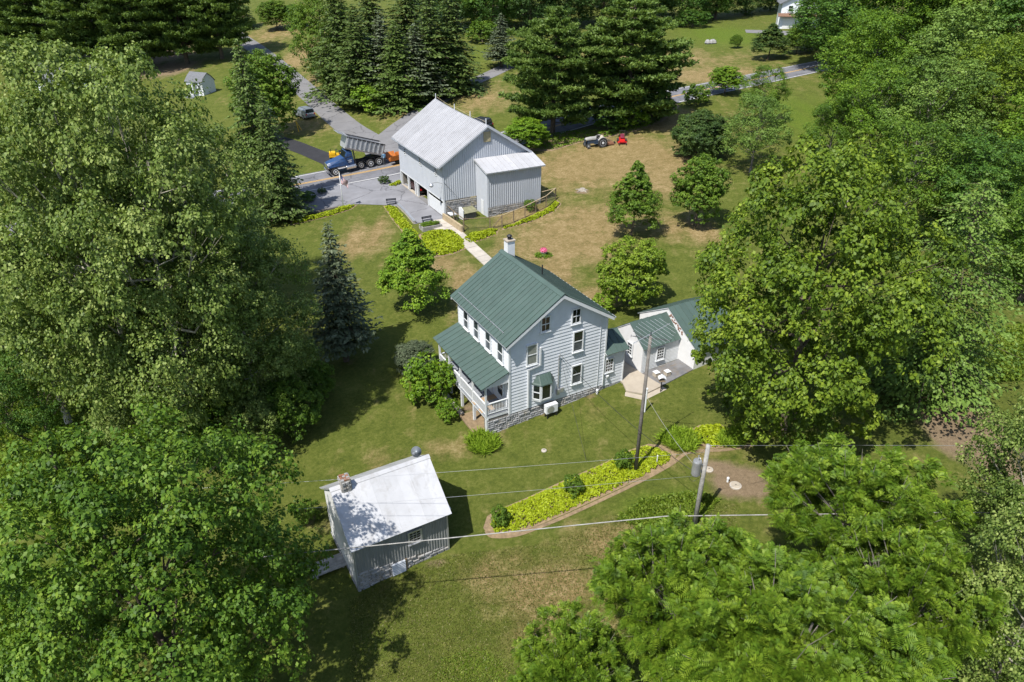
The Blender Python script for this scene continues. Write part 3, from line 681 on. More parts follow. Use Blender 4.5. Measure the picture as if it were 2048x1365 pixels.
# ------------------------------------------------------------ cabin
Pa = gp(718, 1182); CR = math.pi/2 - math.radians(60.3)
B = empty('cabin', Pa, CR, 'small grey metal-sided cabin with white tin roof and stone chimney', 'cabin'); bl = gnd(B)
BL, BD, be, ba = 5.05, 4.7, 3.22, 4.98
zs = lambda x: 1.28 - .62*x/BL      # bottom edge of the metal siding
MB().prism([(0,-1),(BD,-1),(BD,be),(BD/2,ba-.04),(0,be)], 0.01, BL-.01, 'x').build('wall', M['stucco'], B)
ribbed('metal_siding', B, '-y', 0, 0, BL, zs, lambda x: be, M['greyside'], pitch=.155, t=.04, rw=.36)
ribbed('metal_siding', B, '+x', BL, 0, BD, lambda y: .5, lambda y: be+(ba-be)*(1-abs(y-BD/2)/(BD/2)), M['greyside'], pitch=.155, t=.03)
stones('foundation_stones', B, '-y', 0.0, 0, BL, lambda x: bl(x,0)-.2, lambda x: zs(x)-.005, M['stone'], seed=12, h=.15, mean=.36, t=.07)
MB().box(-.04,-.07,-.2,.05,.0,be).build('corner_strip', M['steel'], B); MB().box(BL-.04,-.07,.2,BL+.04,.0,be).build('corner_strip', M['steel'], B)
r_ = MB(); r_.prism([(-.28,be-.2),(BD/2,ba),(BD+.28,be-.2),(BD+.28,be-.14),(BD/2,ba+.06),(-.28,be-.14)], -.13, BL+.14, 'x'); brf = r_.build('roof', M['white'], B)
seam_roof(brf, (-.16,-.31,be-.155),(BL+.17,-.31,be-.155),(BL+.17,BD/2,ba+.06),(-.16,BD/2,ba+.06), 8, M['tin'], th=.03, rib=.012)
seam_roof(brf, (BL+.17,BD+.31,be-.155),(-.16,BD+.31,be-.155),(-.16,BD/2,ba+.06),(BL+.17,BD/2,ba+.06), 8, M['tin'], th=.03, rib=.012)
MB().prism([(BD/2-.18,ba-.03),(BD/2,ba+.10),(BD/2+.18,ba-.03),(BD/2+.18,ba),(BD/2,ba+.13),(BD/2-.18,ba)], -.18, BL+.19, 'x').build('ridge_cap', M['tin'], brf)
MB().box(.40,BD/2-.36,ba-.7,.85,BD/2+.22,ba+.50).build('chimney', M['mortar'], brf)
for fc, o_, a0, a1 in (('-y',BD/2-.36,.40,.85),('+y',BD/2+.22,.40,.85),('-x',.40,BD/2-.36,BD/2+.22),('+x',.85,BD/2-.36,BD/2+.22)):
    f_ = W2(fc, o_); rng = random.Random(ord(fc[0]) + ord(fc[1])); mm = MB(); z = ba-.5
    while z < ba+.42:
        hh = rng.uniform(.13,.2); a = a0
        while a < a1-.03:
            ww = rng.uniform(.16,.34); e = min(a+ww, a1); d = rng.uniform(.02,.06)
            mm.hexa([f_(a+.01,z,0), f_(e-.01,z,0), f_(e-.025,z+.015,d), f_(a+.025,z+.015,d), f_(a+.01,z+hh-.015,0), f_(e-.01,z+hh-.015,0), f_(e-.025,z+hh-.03,d), f_(a+.025,z+hh-.03,d)]); a = e
        z += hh
    mm.build('chimney_stones', M['stone'], brf, kind='stuff')
rng = random.Random(8)
for i in range(3):
    for j in range(4):
        x = .41+i*.15; y = BD/2-.34+j*.14
        mm = MB(); mm.box(x,y,ba+.50,x+.135,y+.125,ba+.55+rng.uniform(0,.03)); mm.build('brick', M['brick'] if rng.random() < .75 else M['stone'], brf)
window(B, '-y', -.05, 3.2, 1.95, 2.6, .58, 1, lights=(3,4), trim=.1, frame=M['steel'])
m = MB(); zz = bl(1.9,0)
for k in range(7): z = zz+.05+k*.115; m.tube([(1.82,-.09,z),(2.55,-.09,z+.02)], .058, 6)
m.build('corrugated_patch', M['barnwhite'], B)
m = MB(); m.box(2.56,-.1,bl(2.6,0)-.1,2.66,.0,zs(2.6)); m.build('post', M['fencewood'], B)
hd = MB(); hd.hexa([(BL,1.1,2.35),(BL+.75,1.1,1.95),(BL+.75,2.3,1.95),(BL,2.3,2.35),(BL,1.1,2.40),(BL+.75,1.1,2.0),(BL+.75,2.3,2.0),(BL,2.3,2.40)]); hd.build('door_hood', M['barnwhite'], B)
m = MB(); m.box(BL,1.3,.55,BL+.06,2.1,2.25); m.build('door', M['greywood'], B)
# whitewashed left gable: stone base and board
stones('foundation_stones', B, '-x', 0.0, 0, BD, lambda y: bl(0,y)-.3, lambda y: .12, M['stone'], seed=14, h=.16, mean=.34)
a = gp(662, 1133)
PF = empty('plank_platform', (a.x, a.y, a.z), CR, 'white plank platform beside the left end of the cabin', 'platform')
for i in range(4): m = MB(); m.box(-1.1,-.5+i*.25,.16,.75,-.5+i*.25+.235,.20); m.build('plank', M['greywood'], PF)
for sx in (-.9, .5): m = MB(); m.box(sx,-.45,-.15,sx+.1,.45,.158); m.build('bearer', M['greywood'], PF)
# satellite dish at the right end of the ridge
a = B.matrix_basis @ Vector((BL-.35, BD/2+.35, ba-.12))
D = empty('satellite_dish', a, CR, 'grey satellite dish at the right end of the cabin ridge', 'satellite dish')
m = MB(); m.tube([(0,0,0),(0,0,.3)], .025, 6); m.build('mast', M['steel'], D)
m = MB(); prof = [(0.001,0),(.12,.02),(.22,.06),(.29,.11)]; m.lathe(prof, 16, (0,0,0)); 
ds = m.build('dish', M['silver'], D, smooth=True); ds.location = (0,0,.38); ds.rotation_euler = (math.radians(55),0,math.radians(-40))
m = MB(); m.tube([(0,0,.3),(-.24,-.18,.46)], .015, 5); m.box(-.31,-.25,.43,-.21,-.15,.53); m.build('feed_arm', M['steel'], D)

# ------------------------------------------------------------ barn
Pb = gp(889, 437); BR = math.pi/2 - math.radians(62.3)
N = empty('barn', Pb, BR, 'large white metal-sided barn with open bays under its left side', 'barn'); nl = gnd(N)
NW, NL, ne, na, nx_ = 10.5, 14.0, 6.1, 9.55, 5.4
MB().prism([(.02,2.0),(NW-.02,2.0),(NW-.02,ne+.2),(nx_,na-.05),(.02,ne)], .02, NL-.02).build('wall', M['barnwhite'], N)
zg = lambda x: ne+(na-ne)*x/nx_ if x < nx_ else na-(na-6.3)*(x-nx_)/(NW-nx_)
ribbed('metal_siding', N, '-y', 0, 0, nx_, lambda x: 2.0, zg, M['barnwhite'], pitch=.26, t=.035)
ribbed('metal_siding', N, '-y', 0, nx_, NW, lambda x: 2.0, zg, M['barnwhite'], pitch=.26, t=.035)
ribbed('metal_siding', N, '-x', 0, 0, NL, lambda y: 2.0, lambda y: ne, M['barnwhite'], pitch=.26, t=.02)
ribbed('metal_siding', N, '+y', NL, 0, nx_, lambda x: 2.0, zg, M['barnwhite'], pitch=.26, t=.035); ribbed('metal_siding', N, '+y', NL, nx_, NW, lambda x: 2.0, zg, M['barnwhite'], pitch=.26, t=.035)
ribbed('metal_siding', N, '+x', NW, 0, NL, lambda y: 1.2, lambda y: 6.25, M['barnwhite'], pitch=.26, t=.02)
stones('foundation_stones', N, '-y', -.01, .25, 4.0, lambda x: nl(x,0)-.3, lambda x: 1.99, M['stone'], seed=20, h=.2, mean=.45)
MB().box(2.4,.05,-.6,NW-.05,NL-.05,2.0).build('lower_wall', M['mortar'], N)
MB().box(.2,.05,-.6,2.5,.3,2.0).build('end_wall', M['mortar'], N)
MB().box(.2,NL-.3,-.6,2.5,NL-.05,2.0).build('end_wall', M['mortar'], N)
m = MB(); m.box(.0,.31,-.4,2.38,NL-.31,.06+nl(0,7)); m.build('bay_floor', M['lane'], N)
m = MB(); m.box(2.38,.31,0,2.40,NL-.06,2.0); m.build('bay_back', M['dark'], N)
m = MB(); m.box(-.02,.0,1.86,.16,NL,2.0); m.build('lintel', M['white'], N)
for y in (.12, 4.75, 8.2, 8.9, 11.3, NL-.12): m = MB(); m.box(-.02,y-.11,nl(0,y)-.2,.2,y+.11,1.86); m.build('bay_post', M['white'], N)
m = MB(); m.box(.05,.31,.05,.13,4.6,1.5); m.build('bay_door', M['white'], N)
m = MB(); m.box(-.02,8.0,nl(0,9)-.1,.9,NL,nl(0,9)+.10); m.build('bay_sill', M['concrete'], N)
m = MB()
for k in (9.0, 9.6, 10.4, 12.0, 12.8): m.box(1.2,k,.1,1.25,k+.1,1.9)
m.build('bay_clutter', M['fencewood'], N)
rr = MB(); r0 = [(-.55, ne-.35), (nx_, na), (NW+.3, 6.12)]
def lift(y): k = y/NL; return .30*max(0, k-.35)**2*2.4          # the old ridge kicks up at the far end
ys = np.linspace(-.35, NL+.55, 12); vs = []
for y in ys:
    l = lift(y)
    vs += [(r0[0][0],y,r0[0][1]+l*.3),(r0[1][0],y,r0[1][1]+l),(r0[2][0],y,r0[2][1]+l*.3),(r0[2][0],y,r0[2][1]+.06+l*.3),(r0[1][0],y,r0[1][1]+.06+l),(r0[0][0],y,r0[0][1]+.06+l*.3)]
fs = []
for i in range(len(ys)-1):
    for k in range(6): a_ = i*6+k; b_ = i*6+(k+1) % 6; fs.append((a_, b_, b_+6, a_+6))
fs += [tuple(range(6)), tuple(range((len(ys)-1)*6+5, (len(ys)-1)*6-1, -1))]
rr.add(vs, fs); nrf = rr.build('roof', M['white'], N)
npan = 42
for side in (0, 2):
    for i in range(npan):
        ya = -.37+(NL+.94)*i/npan; yb = -.37+(NL+.94)*(i+1)/npan; mm = MB(); la, lb = lift(ya), lift(yb)
        ex, ez = r0[side][0]+(-.04 if side == 0 else .04), r0[side][1]; rx, rz = r0[1]
        nv = Vector((-(rz-ez), 0, rx-ex)).normalized() if side == 0 else Vector((rz-ez, 0, ex-rx)).normalized()
        def P_(y, l, k, h): b0 = Vector((ex, y, ez+l*.3+.06)).lerp(Vector((rx, y, rz+l+.06)), k); return b0+nv*h
        dy = yb-ya
        prof = [(0,.015),(.30,.015),(.36,.10),(.62,.10),(.68,.015),(1,.015)]
        v_ = []
        for s, h in prof: y = ya+dy*s; l = la+(lb-la)*s; v_ += [P_(y,l,0,h), P_(y,l,1,h)]
        mm.add(v_, [(2*j, 2*j+2, 2*j+3, 2*j+1) for j in range(len(prof)-1)]); mm.build('roof_panel', M['barnroof'], nrf)
m = MB()
for y in (.1, 4.2, 8.6, NL+.3): m.tube([(nx_,y,na+.05+lift(y)),(nx_,y,na+.75+lift(y))], .05, 5)
m.build('lightning_rod', M['white'], nrf)
m = MB(); m.tube([(nx_+.1,y,na+.3+lift(y)+.05*math.sin(y)) for y in np.linspace(.1,NL+.3,14)], .015, 4); m.build('rod_cable', M['vent'], nrf)
for xa, za, xb, zb in ((r0[0][0],r0[0][1],nx_,na),(nx_,na,r0[2][0],r0[2][1])):
    m = MB(); m.hexa([(xa,-.37,za-.12),(xb,-.37,zb-.12),(xb,-.33,zb-.12),(xa,-.33,za-.12),(xa,-.37,za+.08),(xb,-.37,zb+.08),(xb,-.33,zb+.08),(xa,-.33,za+.08)]); m.build('rake_board', M['barnwhite'], nrf)
m = MB(); m.tube([(r0[0][0]-.06,-.3,r0[0][1]-.02),(r0[0][0]-.06,NL+.5,r0[0][1]+.05)], .08, 6); m.build('gutter', M['steel'], nrf)
# louvre, side louvre windows
lv = MB(); lv.box(5.0,-.08,7.85,5.85,-.04,8.95); lvo = lv.build('louver', M['vent'], N)
for k in range(8): m = MB(); m.hexa([(5.04,-.10,7.9+k*.13),(5.81,-.10,7.9+k*.13),(5.81,-.08,7.98+k*.13),(5.04,-.08,7.98+k*.13),(5.04,-.12,7.91+k*.13),(5.81,-.12,7.91+k*.13),(5.81,-.10,7.99+k*.13),(5.04,-.10,7.99+k*.13)]); m.build('louver_slat', M['vent'], lvo)
for y in (1.85, 6.5, 11.6):
    m = MB(); m.box(-.07,y-.32,4.35,-.02,y+.32,5.35); wv = m.build('louver_window', M['white'], N)
    m = MB(); m.box(-.09,y-.2,4.5,-.072,y+.2,5.25); m.build('pane', M['glass'], wv)
    for k in range(3): m = MB(); m.box(-.11,y-.21,4.62+k*.24,-.075,y+.21,4.68+k*.24); m.build('slat', M['white'], wv)
m = MB(); m.box(3.25,-.04,1.0,3.95,.02,2.0); m.build('wooden_shutter', M['vent'], N)
m = MB(); m.tube([(-.05,.1,3.95),(-.6,.25,4.1),(-1.15,.35,4.05)], .03, 5); m.build('lamp_arm', M['steel'], N)
m = MB(); m.lathe([(.06,.25),(.12,.22),(.24,.05),(.26,0),(.2,-.12),(.08,-.2)], 12, (-1.2,.36,3.8)); m.build('yard_lamp', M['steel'], N)
m = MB(); m.tube([(.1,-.06,4.1),(1.9,-.5,1.8)], .015, 4); m.build('guy_wire', M['blackmetal'], N)
# annex
ax0, ax1, ay = 4.0, 10.7, -2.85
an = MB(); an.hexa([(ax0,ay,-.4),(ax1,ay,-.4),(ax1,-.06,-.4),(ax0,-.06,-.4),(ax0,ay,5.3),(ax1,ay,5.3),(ax1,-.06,6.0),(ax0,-.06,6.0)]); an.build('annex_wall', M['barnwhite'], N)
az = lambda x: 1.45
ribbed('metal_siding', N, '-y', ay, ax0, ax1, az, lambda x: 5.3, M['barnwhite'], pitch=.26, t=.04)
ribbed('metal_siding', N, '-x', ax0, ay, -.06, lambda y: 0, lambda y: 5.3+.7*(y-ay)/2.8, M['barnwhite'], pitch=.35, t=.015); ribbed('metal_siding', N, '+x', ax1, ay, -.06, lambda y: 1, lambda y: 5.3+.7*(y-ay)/2.8, M['barnwhite'], pitch=.35, t=.015)
stones('foundation_stones', N, '-y', ay, ax0+.05, ax1, lambda x: nl(x,ay)-.3, lambda x: 1.44, M['stone'], seed=21, h=.18, mean=.4)
ar = MB(); ar.hexa([(ax0-.25,ay-.35,5.22),(ax1+.3,ay-.35,5.22),(ax1+.3,-.05,6.05),(ax0-.25,-.05,6.05),(ax0-.25,ay-.35,5.34),(ax1+.3,ay-.35,5.34),(ax1+.3,-.05,6.15),(ax0-.25,-.05,6.15)]); aro = ar.build('annex_roof', M['white'], N)
seam_roof(aro, (ax0-.27,ay-.38,5.33),(ax1+.32,ay-.38,5.33),(ax1+.32,-.05,6.15),(ax0-.27,-.05,6.15), 11, M['barnroof'], th=.03, rib=.05)
m = MB(); m.box(ax0-.05,-1.9,.1,ax0-.02,-1.25,2.0); m.build('annex_door', M['white'], N)
M_bw = N.matrix_basis

# ------------------------------------------------------------ vegetation
def np_mesh(name, V_, Q, tint, mats):
    me = bpy.data.meshes.new(name); k = Q.shape[1]
    me.vertices.add(len(V_)); me.vertices.foreach_set('co', V_.astype(np.float32).ravel())
    me.loops.add(Q.size); me.loops.foreach_set('vertex_index', Q.astype(np.int32).ravel())
    me.polygons.add(len(Q)); me.polygons.foreach_set('loop_start', (np.arange(len(Q))*k).astype(np.int32))
    me.update(calc_edges=True)
    if tint is not None:
        a = me.attributes.new('tint', 'FLOAT', 'FACE'); a.data.foreach_set('value', np.clip(tint, 0, 1).astype(np.float32))
    me.materials.append(mats); return me
def unit(a): return a/np.maximum(np.linalg.norm(a, axis=-1, keepdims=True), 1e-9)
def leaf_quads(P, Nn, size, aspect, rng, tdir=None, fold=.18):
    n = len(P); Nn = unit(Nn)
    t_ = rng.normal(size=(n, 3)) if tdir is None else tdir + rng.normal(size=(n, 3))*.15
    t_ = unit(t_ - Nn*np.sum(t_*Nn, -1, keepdims=True)); b_ = np.cross(Nn, t_)
    s = size[:, None]*.5; asp = aspect if np.ndim(aspect) == 0 else aspect[:, None]
    V_ = np.stack([P-t_*s, P+b_*s*asp+Nn*s*fold, P+t_*s, P-b_*s*asp+Nn*s*fold], 1).reshape(-1, 3)
    return V_, np.arange(n*4).reshape(n, 4)
def rdir(rng, n): return unit(rng.normal(size=(n, 3)))
def broadleaf(name, seed, h, r, leafm, barkm, nl=50, ns=12, nf=50, leaf=.22, base=.25, shape='round', lobe=.30, sub=.42, aspect=.75, trunk=.22, limbs=14, up=.75, tvar=.2, low=1.72):
    """one deciduous tree: trunk and limbs in one mesh, crown of clumped leaf faces in another"""
    ns = int(ns*2.1); nf = max(10, int(nf*.42)); sub = sub*.62; leaf = leaf*1.08
    rng = np.random.default_rng(seed); zc = h*(base+1)/2; rz = h*(1-base)/2
    ia = np.arange(nl)+.5; zz_ = 1-low*ia/nl; ph = ia*2.399963+rng.uniform(0, 6.3); d = np.stack([np.sqrt(1-zz_**2)*np.cos(ph), np.sqrt(1-zz_**2)*np.sin(ph), zz_], -1)
    d = unit(d+rng.normal(0, .13, (nl, 3))); rad = rng.uniform(.50, .90, nl)**.7; rad[::4] *= .6; rad[:6] = rng.uniform(.75, .92, 6)
    c = d*rad[:, None]*np.array([r, r, rz])
    if shape == 'cone':
        c[:, :2] *= np.where(rad < .6, 1.0, .82/np.maximum(rad, .6))[:, None]
        k = np.clip((rz-c[:, 2])/(2*rz), 0, 1); c[:, :2] *= (.04+1.2*k)[:, None]
    elif shape == 'vase':
        k = np.clip((c[:, 2]+rz)/(2*rz), 0, 1); c[:, :2] *= (.45+.75*k)[:, None]
    c[:, 2] += zc
    lr = lobe*(r*.7+rz*.3)*rng.uniform(.7, 1.3, nl)
    if shape == 'cone': lr *= np.clip(1.2-.95*(c[:, 2]-h*base)/(h*(1-base)), .28, 1.2)
    out = unit((c-np.array([0, 0, zc-.2*rz]))/np.array([r, r, rz]))
    ltint = rng.normal(0, .13, nl)
    sc_ = np.repeat(c, ns, 0); so = np.repeat(out, ns, 0); sr = np.repeat(lr, ns)
    sdir = unit(rng.normal(size=(nl*ns, 3)) + so*.75 + np.array([0, 0, .35]))
    spos = sc_ + sdir*(sr*rng.uniform(.55, 1.05, nl*ns))[:, None]*np.array([1, 1, .8])
    ssz = sub*sr*rng.uniform(.7, 1.3, nl*ns); st = np.repeat(ltint, ns)+rng.normal(0, .07, nl*ns)
    n = nl*ns*nf; lp = np.repeat(spos, nf, 0); ls = np.repeat(ssz, nf); od = np.repeat(sdir, nf, 0)
    off = rdir(rng, n)*(rng.uniform(0, 1, n)**.45)[:, None]; off[:, 2] *= .65
    P = lp+off*ls[:, None]
    Nn = unit(off*.7+od*.6+np.array([0, 0, up])+rng.normal(size=(n, 3))*.52)
    P[:, 2] = np.maximum(P[:, 2], .25)
    V_, Q = leaf_quads(P, Nn, leaf*rng.uniform(.65, 1.35, n), aspect, rng)
    tint = .48+np.repeat(st, nf)+rng.normal(0, tvar, n)
    crown = np_mesh(name+'_crown', V_, Q, tint, leafm)
    mb = MB(); th = h*max(base, .12); bend = rng.normal(0, .03*h, 2)
    top = Vector((bend[0], bend[1], h*.72))
    tr = [Vector((0, 0, -.6)), Vector((0, 0, th*.5)), Vector((bend[0]*.3, bend[1]*.3, th)), Vector((bend[0]*.7, bend[1]*.7, h*.5)), top]
    mb.tube(tr, [trunk*1.35, trunk, trunk*.85, trunk*.5, trunk*.18], 8)
    for i in np.argsort(rng.uniform(size=nl))[:limbs]:
        e = Vector(c[i]); z0 = rng.uniform(.45, .95)*min(e.z, h*.7); k = z0/(h*.72)
        a = Vector((bend[0]*k, bend[1]*k, z0)) if z0 > th else Vector((0, 0, max(th*.8, z0)))
        mid = a.lerp(e, .5)+Vector((0, 0, -.06*h*rng.uniform(.2, 1)))
        t0 = trunk*.42*max(.3, 1-k*.6); mb.tube([a, mid, e], [t0, t0*.62, t0*.2], 5)
        for _ in range(2):
            j = rng.integers(ns)+i*ns; mb.tube([mid.lerp(e, .5), Vector(spos[j])], [t0*.32, t0*.1], 4)
    tm = bpy.data.meshes.new(name+'_trunk'); tm.from_pydata(mb.v, [], mb.f); tm.materials.append(barkm)
    tm.polygons.foreach_set('use_smooth', [True]*len(tm.polygons))
    return dict(crown=crown, trunk=tm, h=h, r=r)
def walnut(name, seed, h, r, leafm, barkm, nfr=3600, base=.3):
    """tree with long feathery compound leaves drooping in tiers"""
    rng = np.random.default_rng(seed); zc = h*(base+1)/2; rz = h*(1-base)/2; nl = 1100
    nb_ = 84; ib = np.arange(nb_)+.5; zb_ = 1-1.6*ib/nb_; pb = ib*2.399963; d = unit(np.stack([np.sqrt(1-zb_**2)*np.cos(pb), np.sqrt(1-zb_**2)*np.sin(pb), zb_], -1)+rng.normal(0, .16, (nb_, 3))); rb_ = rng.uniform(.62, 1.0, nb_); rb_[::4] *= .55; bc = d*rb_[:, None]*np.array([r, r, rz]); bc[:, 2] += zc
    bi = rng.integers(0, nb_, nl); c = bc[bi]+rdir(rng, nl)*(rng.uniform(.15, 1, nl)**.5*.19*r)[:, None]*np.array([1, 1, .75])
    lr = .07*r*rng.uniform(.7, 1.3, nl); li = rng.integers(0, nl, nfr)
    out = unit(c-np.array([0, 0, zc-.3*rz])); az = rng.uniform(0, 2*np.pi, nfr)
    hd = np.stack([np.cos(az), np.sin(az), rng.normal(.0, .4, nfr)], -1)*.8+out[li]*.8; hd = unit(hd)
    base_ = c[li]+rdir(rng, nfr)*(lr[li]*rng.uniform(.2, 1, nfr))[:, None]*np.array([1, 1, .7])
    L = rng.uniform(.20, .42, nfr); m = 6
    s = (np.arange(m)+.5)/m
    roll = rng.normal(0, .55, nfr)[:, None]; side = np.cross(hd, [0, 0, 1.])*np.cos(roll)+np.array([0, 0, 1.])*np.sin(roll)
    dr = rng.uniform(.5, 1.3, nfr)
    P0 = base_[:, None, :]+hd[:, None, :]*(s[None]*L[:, None])[..., None]+np.array([0, 0, 1.])*((.25*s-.75*s*s)[None]*(L*dr)[:, None])[..., None]
    Vs = []; tn = []
    ft = .5+rng.normal(0, .13, nl)[li]+rng.normal(0, .17, nfr)
    for sg in (-1, 1):
        w_ = (.12+.20*np.sin(np.pi*(s*.8+.1)))[None]*(L/.75)[:, None]
        dirn = unit(side*sg*.95+hd*.28+np.array([0, 0, -.25])*dr[:, None])
        tip = P0+dirn[:, None, :]*w_[..., None]*1.25
        mid = (P0+tip)/2; b_ = unit(hd-dirn*np.sum(hd*dirn, -1, keepdims=True))[:, None, :]*(.046*(L/.75))[:, None, None]
        q = np.stack([P0, mid+b_, tip, mid-b_], 2); Vs.append(q.reshape(-1, 3)); tn.append((ft[:, None]+rng.normal(0, .07, (nfr, m))).ravel())
    V_ = np.concatenate(Vs); Q = np.arange(len(V_)).reshape(-1, 4)
    crown = np_mesh(name+'_crown', V_, Q, np.concatenate(tn), leafm)
    mb = MB(); th = h*base; t0 = .17
    mb.tube([(0, 0, -.6), (0, 0, th), (.3, .1, h*.6), (.4, .2, h*.85)], [t0*1.3, t0, t0*.6, t0*.2], 8)
    for i in range(0, nl, 16):
        e = Vector(c[i]); a = Vector((.15, .05, min(th*rng.uniform(.8, 2.3), max(th*.8, e.z*.8)))); mid = a.lerp(e, .55)+Vector(rng.normal(0, .25, 3))
        mb.tube([a, mid, e, e+Vector(out[i])*.5+Vector((0, 0, .25))], [.045, .03, .017, .007], 5)
        for _ in range(2): mb.tube([mid, mid.lerp(e, .6)+Vector(rng.normal(0, .6, 3))], [.02, .007], 4)
    tm = bpy.data.meshes.new(name+'_trunk'); tm.from_pydata(mb.v, [], mb.f); tm.materials.append(barkm)
    return dict(crown=crown, trunk=tm, h=h, r=r)
def conifer(name, seed, h, r, leafm, barkm, step=.42, nb=9, spray=.5, dens=1.0, droop=.25, bare=.06, power=.85, width=.16, trunk=.2, lift=.12, irregular=.15, needle=.55):
    rng = np.random.default_rng(seed); P = []; T = []; Nn = []; S = []; tn = []; mb = MB()
    mb.tube([(0, 0, -.5), (0, 0, h*.5), (0, 0, h*.97)], [trunk*1.2, trunk*.7, .02], 7)
    z = h*bare
    while z < h*.985:
        k = 1-(z-h*bare)/(h*(1-bare)); Lm = r*k**power*(1+rng.normal(0, irregular)); n_ = max(4, int(nb*(.5+.5*k)))
        a0 = rng.uniform(0, 6.3)
        for j in range(n_):
            a = a0+2*np.pi*j/n_+rng.normal(0, .18); L = Lm*rng.uniform(.72, 1.12)+.12
            hd = np.array([math.cos(a), math.sin(a), 0]); sd_ = np.array([-hd[1], hd[0], 0]); zz = z+rng.normal(0, step*.3)
            m = max(4, int(L/.16*dens)); s = rng.uniform(.12, 1, m)
            zc = zz+L*(lift*s-droop*s*s+.10*s**4)
            wdt = (rng.uniform(-1, 1, m))*spray*(1.05-s*.8)*L*.55
            p = np.array([0, 0, 0])+hd*(s*L)[:, None]+sd_*wdt[:, None]; p[:, 2] = zc-np.abs(wdt)*.35
            P.append(p); tdir = hd+sd_*(np.sign(wdt)*.7)[:, None]+np.array([0, 0, -droop*.9]); T.append(tdir)
            nn = np.array([0, 0, 1.])+hd*.35+rng.normal(0, .45, (m, 3)); Nn.append(nn)
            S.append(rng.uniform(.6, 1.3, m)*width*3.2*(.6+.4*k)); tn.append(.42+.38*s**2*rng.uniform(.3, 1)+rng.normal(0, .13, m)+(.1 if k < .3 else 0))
            if j % 2 == 0 and L > .6: mb.tube([(0, 0, zz), tuple(hd*L*.5+np.array([0, 0, zz+L*(lift*.5-droop*.25)])), tuple(hd*L*.9+np.array([0, 0, zz+L*(lift*.9-droop*.8)]))], [.035*k+.012, .022*k+.008, .006], 4)
        z += step*rng.uniform(.75, 1.25)*(.55+.45*k)
    P, T, Nn, S, tn = (np.concatenate(x) for x in (P, T, Nn, S, tn)); P[:, 2] = np.maximum(P[:, 2], .1)
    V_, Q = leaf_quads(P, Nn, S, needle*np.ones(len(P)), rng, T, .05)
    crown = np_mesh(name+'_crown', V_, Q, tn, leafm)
    tm = bpy.data.meshes.new(name+'_trunk'); tm.from_pydata(mb.v, [], mb.f); tm.materials.append(barkm)
    return dict(crown=crown, trunk=tm, h=h, r=r)
def pine(name, seed, h, r, leafm, barkm, dens=1.0, bare=.12, whorl=.85):
    """white pine: tiers of plate-like boughs carrying upright needle tufts"""
    rng = np.random.default_rng(seed); mb = MB(); P = []; T = []; S = []; tn = []
    mb.tube([(0, 0, -.5), (.1, 0, h*.5), (.15, .1, h*.96)], [.32, .2, .03], 8)
    z = h*bare
    while z < h*.97:
        k = (z/h-bare)/(1-bare); env = (math.sin(math.pi*min(1, (.22+.78*k)))**.75 if k > .36 else .82+.18*k/.36)
        n_ = rng.integers(6, 9); a0 = rng.uniform(0, 6.3)
        for j in range(n_):
            a = a0+2*np.pi*j/n_+rng.normal(0, .3); L = max(.5, r*env*rng.uniform(.6, 1.12)); hd = np.array([math.cos(a), math.sin(a), 0]); sd_ = np.array([-hd[1], hd[0], 0])
            zz = z+rng.normal(0, .25); rise = rng.uniform(.05, .3)
            mb.tube([(0, 0, zz), tuple(hd*L*.55+np.array([0, 0, zz+L*rise*.35])), tuple(hd*L*.95+np.array([0, 0, zz+L*rise]))], [.07, .045, .012], 4)
            nt_ = int(max(8, L*17*dens)); s = rng.uniform(.25, 1.03, nt_)**.8; wd = rng.uniform(-1, 1, nt_)*.34*L*(1.15-s*.6)
            c = hd*(s*L)[:, None]+sd_*wd[:, None]; c[:, 2] = zz+L*rise*s**1.4+rng.normal(0, .12, nt_)
            bt = rng.normal(0, .1)
            for i in range(nt_):
                m = 7; d = unit(rng.normal(size=(m, 3))*.75+np.array([0, 0, .75])+hd*.45)
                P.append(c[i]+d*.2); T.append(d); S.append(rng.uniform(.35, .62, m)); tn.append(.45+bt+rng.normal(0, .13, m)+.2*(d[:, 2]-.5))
        z += whorl*rng.uniform(.7, 1.2)
    P, T, S, tn = (np.concatenate(x) for x in (P, T, S, tn))
    Nn = np.cross(T, rdir(rng, len(P)))+np.array([0, 0, .3])
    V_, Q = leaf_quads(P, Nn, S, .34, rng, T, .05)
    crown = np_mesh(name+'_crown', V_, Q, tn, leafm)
    tm = bpy.data.meshes.new(name+'_trunk'); tm.from_pydata(mb.v, [], mb.f); tm.materials.append(barkm)
    return dict(crown=crown, trunk=tm, h=h, r=r)
def bare_tree(name, seed, h, spread, barkm, n=26, t0=.12):
    rng = np.random.default_rng(seed); mb = MB()
    def grow(p, d, L, t, lev):
        q = p+d*L+Vector(rng.normal(0, .06*L, 3)); mid = p.lerp(q, .5)+Vector(rng.normal(0, .05*L, 3))
        mb.tube([p, mid, q], [t, t*.8, t*.55], 5 if lev < 2 else 4, False)
        if lev >= 4: return
        for _ in range(rng.integers(2, 4)):
            nd = (d+Vector(rng.normal(0, .55, 3))*spread+Vector((0, 0, .1))).normalized()
            grow(p.lerp(q, rng.uniform(.55, 1)), nd, L*rng.uniform(.55, .8), t*.55, lev+1)
    grow(Vector((0, 0, -.3)), Vector((.1, 0, 1)).normalized(), h*.36, t0, 0)
    tm = bpy.data.meshes.new(name); tm.from_pydata(mb.v, [], mb.f); tm.materials.append(barkm); return tm
PR = {}
PR['maple'] = broadleaf('maple', 11, 15.5, 7.4, LF['maple'], M['bark'], 110, 12, 62, .20, .0, low=1.9, lobe=.22, sub=.40, trunk=.32, limbs=26)
